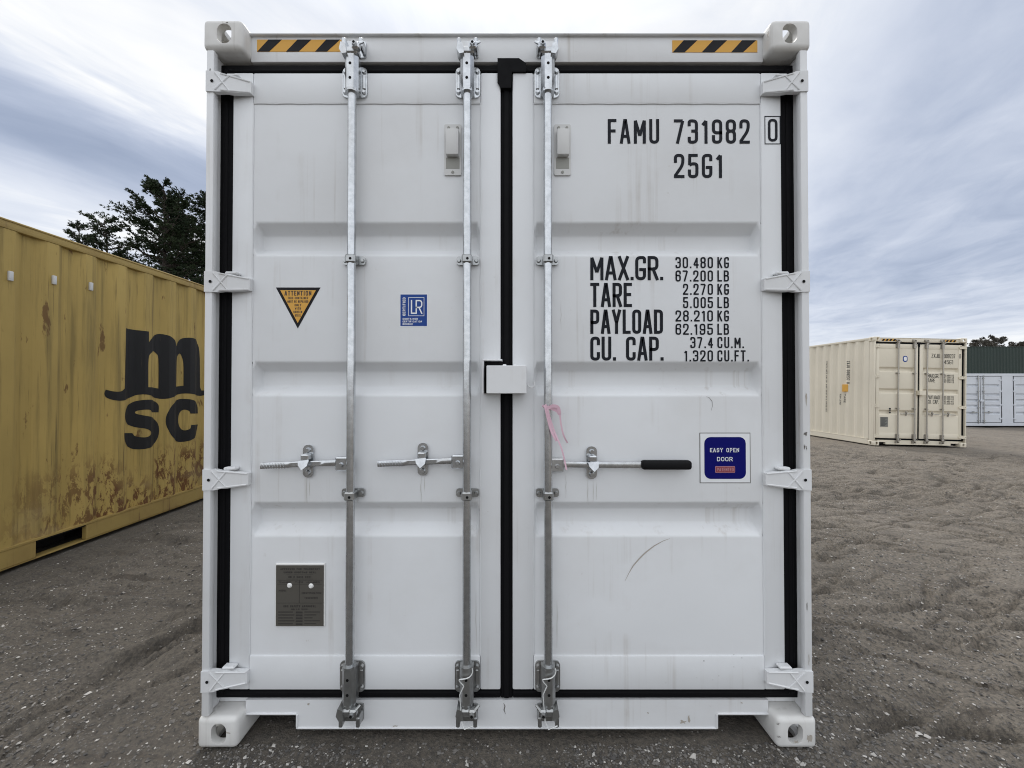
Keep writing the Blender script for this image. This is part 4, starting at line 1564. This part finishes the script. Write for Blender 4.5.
def logo():
    K = lambda x, y: (90 + x / 5.12, 310 + y / 5.12)
    s = 1
    m_out = [(180, 93, s), (293, 110, s), (293, 165, s), (315, 140), (365, 122), (415, 142), (447, 186, s), (470, 150), (510, 142), (548, 160), (568, 215), (571, 395, s),
             (578, 412, s), (588, 412), (594, 411, s), (594, 432, s), (570, 440), (520, 430), (480, 428), (440, 438), (400, 452), (370, 455), (335, 448), (290, 434), (250, 434), (205, 452), (165, 463), (125, 463), (95, 450), (84, 430), (90, 407, s),
             (120, 417), (150, 416), (169, 402, s)]
    m_in1 = [(290, 395, s), (291, 255), (303, 222), (325, 211), (347, 222), (359, 255), (359, 402, s), (330, 397)]
    m_in2 = [(445, 393, s), (448, 270), (455, 238), (467, 223), (478, 240), (484, 275), (484, 388, s), (465, 390)]
    S_ = [(360, 524, s), (360, 488), (340, 468), (300, 459), (250, 464), (205, 485), (178, 520), (175, 555), (195, 582), (240, 600), (285, 610), (305, 625), (298, 643), (272, 652), (240, 646), (226, 630, s), (168, 630, s),
          (172, 665), (192, 692), (230, 712), (280, 710), (330, 690), (357, 650), (362, 605), (350, 572), (320, 550), (270, 540), (242, 530), (243, 518), (266, 511), (298, 511), (312, 524, s)]
    C_ = [(560, 530, s), (557, 490), (540, 470), (505, 457), (462, 457), (420, 480), (393, 522), (385, 572), (396, 620), (426, 660), (470, 676), (518, 662), (548, 632), (560, 586, s), (511, 588, s), (505, 607), (484, 616), (465, 594), (460, 560), (466, 528), (484, 511), (500, 516), (506, 530, s)]
    bm = bmesh.new()
    for rings in ((m_out, m_in1, m_in2), (S_,), (C_,)):
        cu = bpy.data.curves.new('tmp', 'CURVE')
        cu.dimensions = '2D'
        cu.fill_mode = 'BOTH'
        for rg in rings:
            pts = [side_uv(*K(*p)) for p in corner_loop(rg)]
            sp = cu.splines.new('POLY')
            sp.points.add(len(pts) - 1)
            for q, p in zip(sp.points, pts):
                q.co = (p[0], p[1], 0, 1)
            sp.use_cyclic_u = True
        ob = bpy.data.objects.new('tmp', cu)
        COL.objects.link(ob)
        dg = bpy.context.evaluated_depsgraph_get()
        me = bpy.data.meshes.new_from_object(ob.evaluated_get(dg), depsgraph=dg)
        bm.from_mesh(me)
        bpy.data.objects.remove(ob, do_unlink=True)
        bpy.data.curves.remove(cu)
    conform(bm, .002)
    me = bpy.data.meshes.new('logo')
    bm.to_mesh(me)
    bm.free()
    me.materials.append(M['logo'])
    o = bpy.data.objects.new('painted_logo', me)
    COL.objects.link(o)
    o.parent = yc


def logo_material():
    m, N, L, P = nmat('worn black logo paint')
    tc = N.new('ShaderNodeTexCoord').outputs['Object']
    scr = ramp(N, L, tex_noise(N, L, tc, 1, 40, 40, 1.4, 5, .65, (3, 3, 3)), .68, .74, 0, .45)
    c = mixc(N, L, scr, (.014, .014, .015), (.16, .13, .07))
    L.new(c, P.inputs['Base Color'])
    P.inputs['Roughness'].default_value = .6
    P.inputs['Specular IOR Level'].default_value = .3
    return m


M['logo'] = logo_material()
logo()
for px, py in ((7, 276), (51, 280), (88, 286.5)):
    u, v = side_uv(px, py)
    m = MB()
    d = corr_at(YPROF, u)
    x = CW / 2 - .012 - d
    m.box(x + .0005, x + .020, u - .013, u + .013, v - .036, v + .036, 0, .005, 2)
    m.build('air_vent', M['vent'], yc)
# gutter edge, bent lip of the roof over the side
m = MB()
m.box(CW / 2 - .010, CW / 2 + .002, .18, 5.88, 2.591 - .020, 2.591 - .006, 0, .003)
m.build('roof_edge', M['yellow_rail'], yc)


# ------------------------------------------------------------------ the cream container
CRX = 10.93
CRY = 10.18 - CAM_D
cr = thing('shipping_container', 'cream beige container with four locking rods standing alone on the gravel', 'shipping container', (CRX, CRY, -.13), R(-.8))
cr.rotation_euler.y = R(1.2)
shell(cr, 12.192, 2.896, M['cream'], M['cream'], M['cream'])
h2, s2, cl, crr = door_end(cr, M['cream'], M['cream'])
CG = (galvanised('cream coated rods', (.50, .47, .42), .5),) * 2
XC = [-.57, -.135, .185, .60]
for x, d, f in zip(XC, (cl, cl, crr, crr), (1, 1, -1, -1)):
    rod_gear(d, x, CG, flip=f)
keepers(h2, s2, XC, CG)
zc = .86
handle(cl, XC[1], zc, -.50, -.33, CG)
handle(crr, XC[2], zc, .50, .35, CG)
handle(crr, XC[3], zc, .95, .77, CG)
m = MB()
m.box(-.07, .09, -.05, YD, 1.36, 1.48, 0, .004)
m.build('lock_box', M['cream'], crr)
for k in (-1, 1):
    m = MB()
    x0, x1 = (k * .98, k * .60)
    x0, x1 = min(x0, x1), max(x0, x1)
    y = YH - .003
    za, zb = Z_H1 - .03, Z_H1 - .085
    m.prism([(x0, zb), (x1, zb), (x1, za), (x0, za)], y, YH - .0005, 0)
    for i in range(4):
        a = x0 + (x1 - x0) * i / 4
        m.prism([(a + .004, zb), (a + .055, zb), (a + .094, za), (a + .043, za)], y - .002, y - .0004, 1)
    m.build('hazard_stripe', [M['orange'], M['stripe_black']], h2, smooth=0)
m = MB()
yt = YP - .004
put_text(m, text2d('ZXJU', .33, .55, 2.36, 2.47, .010), yt)
m.build('owner_code', M['ink'], crr, smooth=0)
m = MB()
put_text(m, text2d('009237', .66, .95, 2.36, 2.47, .010), yt)
m.build('serial_number', M['ink'], crr, smooth=0)
m = MB()
put_text(m, text2d('0', 1.045, 1.095, 2.36, 2.47, .010), YD - .004)
m.build('check_digit', M['ink'], crr, smooth=0)
m = MB()
put_text(m, text2d('45G1', .66, .90, 2.20, 2.31, .010), yt)
m.build('size_code', M['ink'], crr, smooth=0)
m = MB()
for i, s in enumerate(('MAX.GR.', 'TARE')):
    put_text(m, text2d(s, .23, .53 - .1 * i, 1.83 - .12 * i, 1.93 - .12 * i, .010, gap=.008), yt)
for i, s in enumerate(('PAYLOAD', 'CU. CAP.')):
    put_text(m, text2d(s, .23, .55 - .02 * i, 1.26 - .12 * i, 1.36 - .12 * i, .010, gap=.008), yt)
for z in (1.88, 1.76, 1.31, 1.19):
    for k, s in enumerate(('30.480 KG', '67.200 LB')):
        put_text(m, text2d(s, .66, .92, z - .005 - .057 * k, z + .042 - .057 * k, .006), yt)
m.build('weight_lettering', M['ink'], crr, smooth=0)
m = MB()
m.prism(rrect(-.42, -.30, 2.24, 2.40, .05, 5), yt, YP - .0004, 0)
m.prism(rrect(-.40, -.32, 2.265, 2.375, .035, 5), yt - .002, yt - .0002, 1)
m.build('certification_sticker', [M['blue_lr'], M['sticker_white']], cl, smooth=0)
m = MB()
m.box(-1.0, -.80, YP - .008, YP - .0004, .50, .76, 0, .002)
for i in range(9):
    m.box(-.98, -.82 - .03 * (i % 3), YP - .0095, YP - .0079, .73 - i * .026, .740 - i * .026, 1)
m.build('data_plate', [M['cream_plate'], M['ink']], cl)
m = MB()
for i in range(3):
    m.prism(rrect(-.775, -.725, .86 + i * .05, .90 + i * .05, .012, 3), yt, YP - .0004, i % 2)
m.build('code_sticker', [M['ink'], M['plate']], cl)
# writing running down the left side of the cream container
PR2 = corr_profile(.162, 12.192 - .162)


def side_text(name, rows, mat):
    m = MB()
    for s, y0, z_top, z_bot, h, t in rows:
        for k, q in text2d(s, 0, z_top - z_bot, 0, h, t):
            m.add([(-(CW / 2 - .012 - corr_at(PR2, y0 - h / 2)) - .003 - k * .0004, y0 - p.y, z_top - p.x) for p in q], [(0, 1, 2, 3)])
    m.build(name, mat, cr, smooth=0)


side_text('side_number', [('ZXJU 009237 0', .85, 2.30, 1.65, .10, .013), ('TARE', .98, 1.35, 1.10, .06, .010), ('PAYLOAD', 1.08, 1.35, 1.04, .05, .009)], M['ink'])
side_text('side_lettering', [('CONTAINER SALES AND RENTALS STORAGE', 1.62, 2.35, .80, .07, .010)], M['plate'])
yb2 = .88
m = MB()
m.box(-(CW / 2 + .001), -(CW / 2 - .047), .80, .98, 1.42, 1.63, 0, .001)
m.build('orange_sticker', M['orange'], cr)


# ------------------------------------------------------------------ the long white container with side doors
SW = thing('shipping_container', 'long white container with rows of double doors along its side, standing beyond the cream one', 'shipping container', (27.4, 21.0 - CAM_D, -.68))
_tmp = bpy.data.objects.new('tmp_shell', None)


def side_door_container(root):
    """local x along its length, doors on the -y side"""
    L, H = 12.192, 2.896
    hl = L / 2
    fw = M['far_white']
    for sx in (-1, 1):
        for y0 in (0, CW - .162):
            for z0 in (0, H - .118):
                b = MB()
                b.box(sx * hl, sx * (hl - .178), y0, y0 + .162, z0, z0 + .118, 0, .012, 2)
                yy = -.001 if y0 == 0 else y0 + .163
                b.prism(rrect(sx * (hl - .09) - .03, sx * (hl - .09) + .03, z0 + .02, z0 + .1, .028), yy, yy + .0005, 1)
                b.build('corner_casting', [fw, M['dark_hole']], root)
            b = MB()
            b.box(sx * (hl - .006), sx * (hl - .12), y0 + .006, y0 + .15, .1185, H - .1185, 0, .01)
            b.build('corner_post', fw, root)
        b = MB()
        ep = corr_profile(.16, CW - .16, .25, .04, (.1, .02, .1))
        wall_mesh(b, ep, lambda q, d, z: (sx * (hl - .02 - d), q, z), .15, H - .1)
        b.build('end_wall', fw, root, smooth=0)
    for y0 in (.004, CW - .10):
        b = MB()
        b.box(-hl + .18, hl - .18, y0, y0 + .096, H - .14, H - .004, 0, .008)
        b.build('top_rail', fw, root)
        b = MB()
        b.box(-hl + .18, hl - .18, y0, y0 + .096, .03, .20, 0, .008)
        b.build('bottom_rail', fw, root)
    b = MB()
    wall_mesh(b, corr_profile(-hl + .18, hl - .18), lambda q, d, z: (q, CW - .02 - d, z), .2, H - .14)
    b.build('back_wall', fw, root, smooth=0)
    b = MB()
    b.box(-hl + .12, hl - .12, .10, CW - .10, H - .03, H - .012, 0)
    b.build('roof', fw, root)
    b = MB()
    b.box(-hl + .12, hl - .12, .11, CW - .10, .13, .2, 0)
    b.build('floor', M['under'], root)
    z0, z1 = .225, H - .165
    unit, leaf = 2.97, 1.125
    zb = [z0 + (z1 - z0) * f for f in (.80, .60, .475, .355, .20)]
    bands = [(z + .075, z - .075) for z in zb]
    for k in range(4):
        c = -1.5 + (k - 1) * unit
        if k < 3:
            b = MB()
            b.box(c + leaf + .055, c + unit - leaf - .055, .014, .05, .2005, H - .1405, 0, .006)
            b.build('wall_panel', fw, root)
        for s in (-1, 1):
            xi, xo = c + s * .018, c + s * leaf
            d = MB()
            a, e = min(xi, xo), max(xi, xo)
            d.box(a, a + .07, .012, .06, z0, z1, 0, .005)
            d.box(e - .07, e, .012, .06, z0, z1, 0, .005)
            d.box(a + .0705, e - .0705, .013, .06, z1 - .08, z1 - .001, 0, .005)
            d.box(a + .0705, e - .0705, .013, .06, z0 + .001, z0 + .08, 0, .005)
            pressed_panel(d, a + .07, e - .07, z0 + .078, z1 - .078, .018, bands, .07, .04, .03, 0, 0)
            dd = d.build('side_door', fw, root)
            g = MB()
            g.box(xo + s * .0008, xo + s * .050, .028, .058, z0 - .02, z1 + .02, 0)
            g.box(a, e, .028, .058, z0 - .022, z0 - .001, 0)
            g.box(a, e, .028, .058, z1 + .001, z1 + .022, 0)
            if s > 0:
                g.box(c - .0175, c + .0175, .029, .058, z0, z1, 0)
            g.build('door_gasket', M['rubber'], dd)
            xr = c + s * .15
            g = MB()
            g.cyl((xr, -.022, z0 - .06), (xr, -.022, z1 + .06), .019, n=10)
            for z in (z0 + .1, z0 + .8, z0 + 1.7, z1 - .1):
                g.box(xr - .045, xr + .045, -.045, .0115, z - .03, z + .03, 0, .006)
            g.build('locking_rod', M['galv_dark'], dd)
            g = MB()
            zh = z0 + .55
            g.box(xr, xr + s * .42, -.06, -.045, zh - .018, zh + .018, 0, .005)
            g.box(xr + s * .25, xr + s * .30, -.045, .017, zh - .06, zh + .06, 0, .005)
            g.build('door_handle', M['galv_dark'], dd)
            for z in (z0 + .2, z0 + .95, z0 + 1.7, z1 - .2):
                g = MB()
                g.box(xo - s * .10, xo + s * .062, -.006, .0115, z - .035, z + .035, 0, .006)
                g.build('hinge', fw, dd)
        g = MB()
        g.box(c - .09, c + .09, -.075, .0115, 1.36, 1.47, 0, .006)
        g.build('lock_box', fw, root)


bpy.data.objects.remove(_tmp)
side_door_container(SW)

# ------------------------------------------------------------------ dark green containers, stacked
GX, GY = 44.0, 33.5 - CAM_D


def green_container(root):
    L, H = 12.192, 2.896
    hl = L / 2
    g = M['green']
    for sx in (-1, 1):
        for y0 in (0, CW - .162):
            for z0 in (0, H - .118):
                b = MB()
                b.box(sx * hl, sx * (hl - .178), y0, y0 + .162, z0, z0 + .118, 0, .012, 2)
                b.build('corner_casting', g, root)
            b = MB()
            b.box(sx * (hl - .006), sx * (hl - .12), y0 + .006, y0 + .15, .1185, H - .1185, 0, .01)
            b.build('corner_post', g, root)
        b = MB()
        wall_mesh(b, corr_profile(.16, CW - .16, .25, .04, (.1, .02, .1)), lambda q, d, z: (sx * (hl - .02 - d), q, z), .15, H - .1)
        b.build('end_wall', g, root, smooth=0)
    for y0 in (.004, CW - .07):
        for nm, za, zb in (('top_rail', H - .08, H - .006), ('bottom_rail', .02, .16)):
            b = MB()
            b.box(-hl + .18, hl - .18, y0, y0 + .066, za, zb, 0, .006)
            b.build(nm, g, root)
    for k in (0, 1):
        b = MB()
        wall_mesh(b, corr_profile(-hl + .13, hl - .13), lambda q, d, z: (q, (CW - .014 - d) if k else (.014 + d), z), .1602, H - .0802)
        b.build('side_wall', g, root, smooth=0)
    b = MB()
    b.box(-hl + .12, hl - .12, .07, CW - .07, H - .03, H - .02, 0)
    b.build('roof', g, root)
    b = MB()
    b.box(-hl + .12, hl - .12, .07, CW - .07, .12, .17, 0)
    b.build('floor', M['under'], root)


gz = float(ground_base(GX, GY))
ga = thing('shipping_container', 'plain dark green corrugated container at the bottom of the stack behind the white one', 'shipping container', (GX, GY, gz))
green_container(ga)
gb = thing('shipping_container', 'plain dark green corrugated container on top of the stack, rising above the long white one', 'shipping container', (GX, GY, gz + 2.896))
for ch in list(ga.children):
    c2 = ch.copy()
    COL.objects.link(c2)
    c2.parent = gb


# ------------------------------------------------------------------ trees
def bark_mat():
    m, N, L, P = nmat('grey brown bark')
    tc = N.new('ShaderNodeTexCoord').outputs['Object']
    n = tex_noise(N, L, tc, 6, 4, 4, .8, 5, .6)
    L.new(mixc(N, L, n, (.035, .028, .022), (.10, .082, .068)), P.inputs['Base Color'])
    P.inputs['Roughness'].default_value = .9
    bump(N, L, P, n, .6, .04)
    return m


def needle_mat(name, a, b):
    m, N, L, P = nmat(name)
    tc = N.new('ShaderNodeTexCoord').outputs['Object']
    n = tex_noise(N, L, tc, .8, 1, 1, 1, 4, .6)
    L.new(mixc(N, L, ramp(N, L, n, .3, .7), a, b), P.inputs['Base Color'])
    P.inputs['Roughness'].default_value = .75
    P.inputs['Specular IOR Level'].default_value = .2
    return m


M['bark'] = bark_mat()
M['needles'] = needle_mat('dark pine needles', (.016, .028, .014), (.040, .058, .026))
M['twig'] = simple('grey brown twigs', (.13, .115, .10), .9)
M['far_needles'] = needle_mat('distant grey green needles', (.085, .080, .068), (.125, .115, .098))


def tuft(rng, p, d, size, V_, F_, n=7):
    """spray of needle-shaped blades pointing mostly along d"""
    for _ in range(n):
        dd = (d + Vector((rng.gauss(0, .6), rng.gauss(0, .6), rng.gauss(0, .45)))).normalized()
        sd_ = dd.cross(Vector((rng.gauss(0, 1), rng.gauss(0, 1), rng.gauss(0, 1)))).normalized() * size * rng.uniform(.10, .2)
        ln = size * rng.uniform(.6, 1.25)
        o = len(V_)
        V_ += [p, p + dd * ln * .5 + sd_, p + dd * ln, p + dd * ln * .5 - sd_]
        F_.append((o, o + 1, o + 2, o + 3))


def pine(seed, loc, H, rad, label, first=.25, nlimb=46, dens=1.0, lean=0.0, tsize=.55, mats=('bark', 'needles'), group='trees behind the yellow container', cat='tree', top=1.0):
    rng = random.Random(seed)
    root = thing('pine_tree', label, cat, loc, rng.uniform(0, 6), group)
    wood = MB()
    V_, F_ = [], []
    tr = [Vector((lean * (k / 10) ** 1.5 + rng.gauss(0, .04) * H * .05, rng.gauss(0, .04) * H * .05, H * k / 10)) for k in range(11)]
    wood.tube(tr, [max(.03, H * .020 * (1 - k / 10.6)) for k in range(11)], 8)
    for i in range(nlimb):
        f = first + (1 - first) * ((i + rng.random()) / nlimb) ** .9
        k = min(9, int(f * 10))
        p = tr[k].lerp(tr[k + 1], f * 10 - k)
        a = rng.uniform(0, 2 * math.pi)
        q_ = (1 - f) / (1 - first)
        prof = .10 + .90 * min(1, math.sin(math.pi * min(1, q_ * .85 + .02)) ** .75)
        ln = rad * prof * rng.uniform(.55, 1.18)
        d = Vector((math.cos(a), math.sin(a), rng.uniform(.05, .65) + (f - .5) * .9)).normalized()
        pts = [p]
        n = 6
        for j in range(1, n + 1):
            t = j / n
            pts.append(p + d * ln * t + Vector((rng.gauss(0, .04), rng.gauss(0, .04), .10 * t * t - .03)) * ln)
        wood.tube(pts, [max(.012, H * .0048 * (1 - .88 * j / n)) for j in range(n + 1)], 5)
        for j in range(2, n + 1):
            for b in range(rng.randint(2, 3)):
                q = pts[j].lerp(pts[j - 1], rng.random())
                sa = a + rng.choice((-1, 1)) * rng.uniform(.4, 1.2)
                sd_ = Vector((math.cos(sa), math.sin(sa), rng.uniform(-.1, .6))).normalized()
                sl = ln * rng.uniform(.12, .34) + .3
                e = q + sd_ * sl
                wood.tube([q, q.lerp(e, .5) + Vector((0, 0, .04 * sl)), e], [.022, .016, .008], 4)
                for c in range(int(rng.randint(4, 7) * dens)):
                    w = q.lerp(e, rng.uniform(.2, 1.05)) + Vector((rng.gauss(0, .10), rng.gauss(0, .10), rng.gauss(0, .08))) * sl
                    tuft(rng, w, (sd_ + Vector((0, 0, .35))).normalized(), tsize, V_, F_)
    wood.build('trunk', M[mats[0]], root, smooth=60, fix=False)
    me = bpy.data.meshes.new('crown')
    me.from_pydata([tuple(v) for v in V_], [], F_)
    me.materials.append(M[mats[1]])
    o = bpy.data.objects.new('crown', me)
    COL.objects.link(o)
    o.parent = root
    return root


def at(px, Z):
    """world x at lens distance Z for a column of the photograph"""
    return (px - CX) / FPX * Z


pine(5, (at(147, 32), 32, 0), 18.6, 4.0, 'tallest dark green pine with a dense rounded crown above the yellow container', first=.30, nlimb=95, dens=1.6, tsize=.23)
pine(12, (at(202, 35), 35, 0), 18.6, 4.0, 'dark pine partly hidden by the left edge of the white container', first=.25, nlimb=80, dens=1.4, tsize=.24)
pine(8, (at(96, 30), 30, 0), 14.9, 2.5, 'thin sparse pine with open branches left of the tallest pine', first=.35, nlimb=30, dens=.8, tsize=.20, lean=-.9)
pine(21, (at(61, 30), 30, 0), 14.6, 1.9, 'smallest sparse pine, its tip just clearing the yellow roof edge', first=.4, nlimb=24, dens=.7, tsize=.20, lean=-.3)
pine(31, (at(174, 42), 42, 0), 20.4, 4.6, 'dark pine filling the gap behind the two tall pines', first=.2, nlimb=60, dens=1.3, tsize=.28)
FG = 'far trees beyond the green stack'
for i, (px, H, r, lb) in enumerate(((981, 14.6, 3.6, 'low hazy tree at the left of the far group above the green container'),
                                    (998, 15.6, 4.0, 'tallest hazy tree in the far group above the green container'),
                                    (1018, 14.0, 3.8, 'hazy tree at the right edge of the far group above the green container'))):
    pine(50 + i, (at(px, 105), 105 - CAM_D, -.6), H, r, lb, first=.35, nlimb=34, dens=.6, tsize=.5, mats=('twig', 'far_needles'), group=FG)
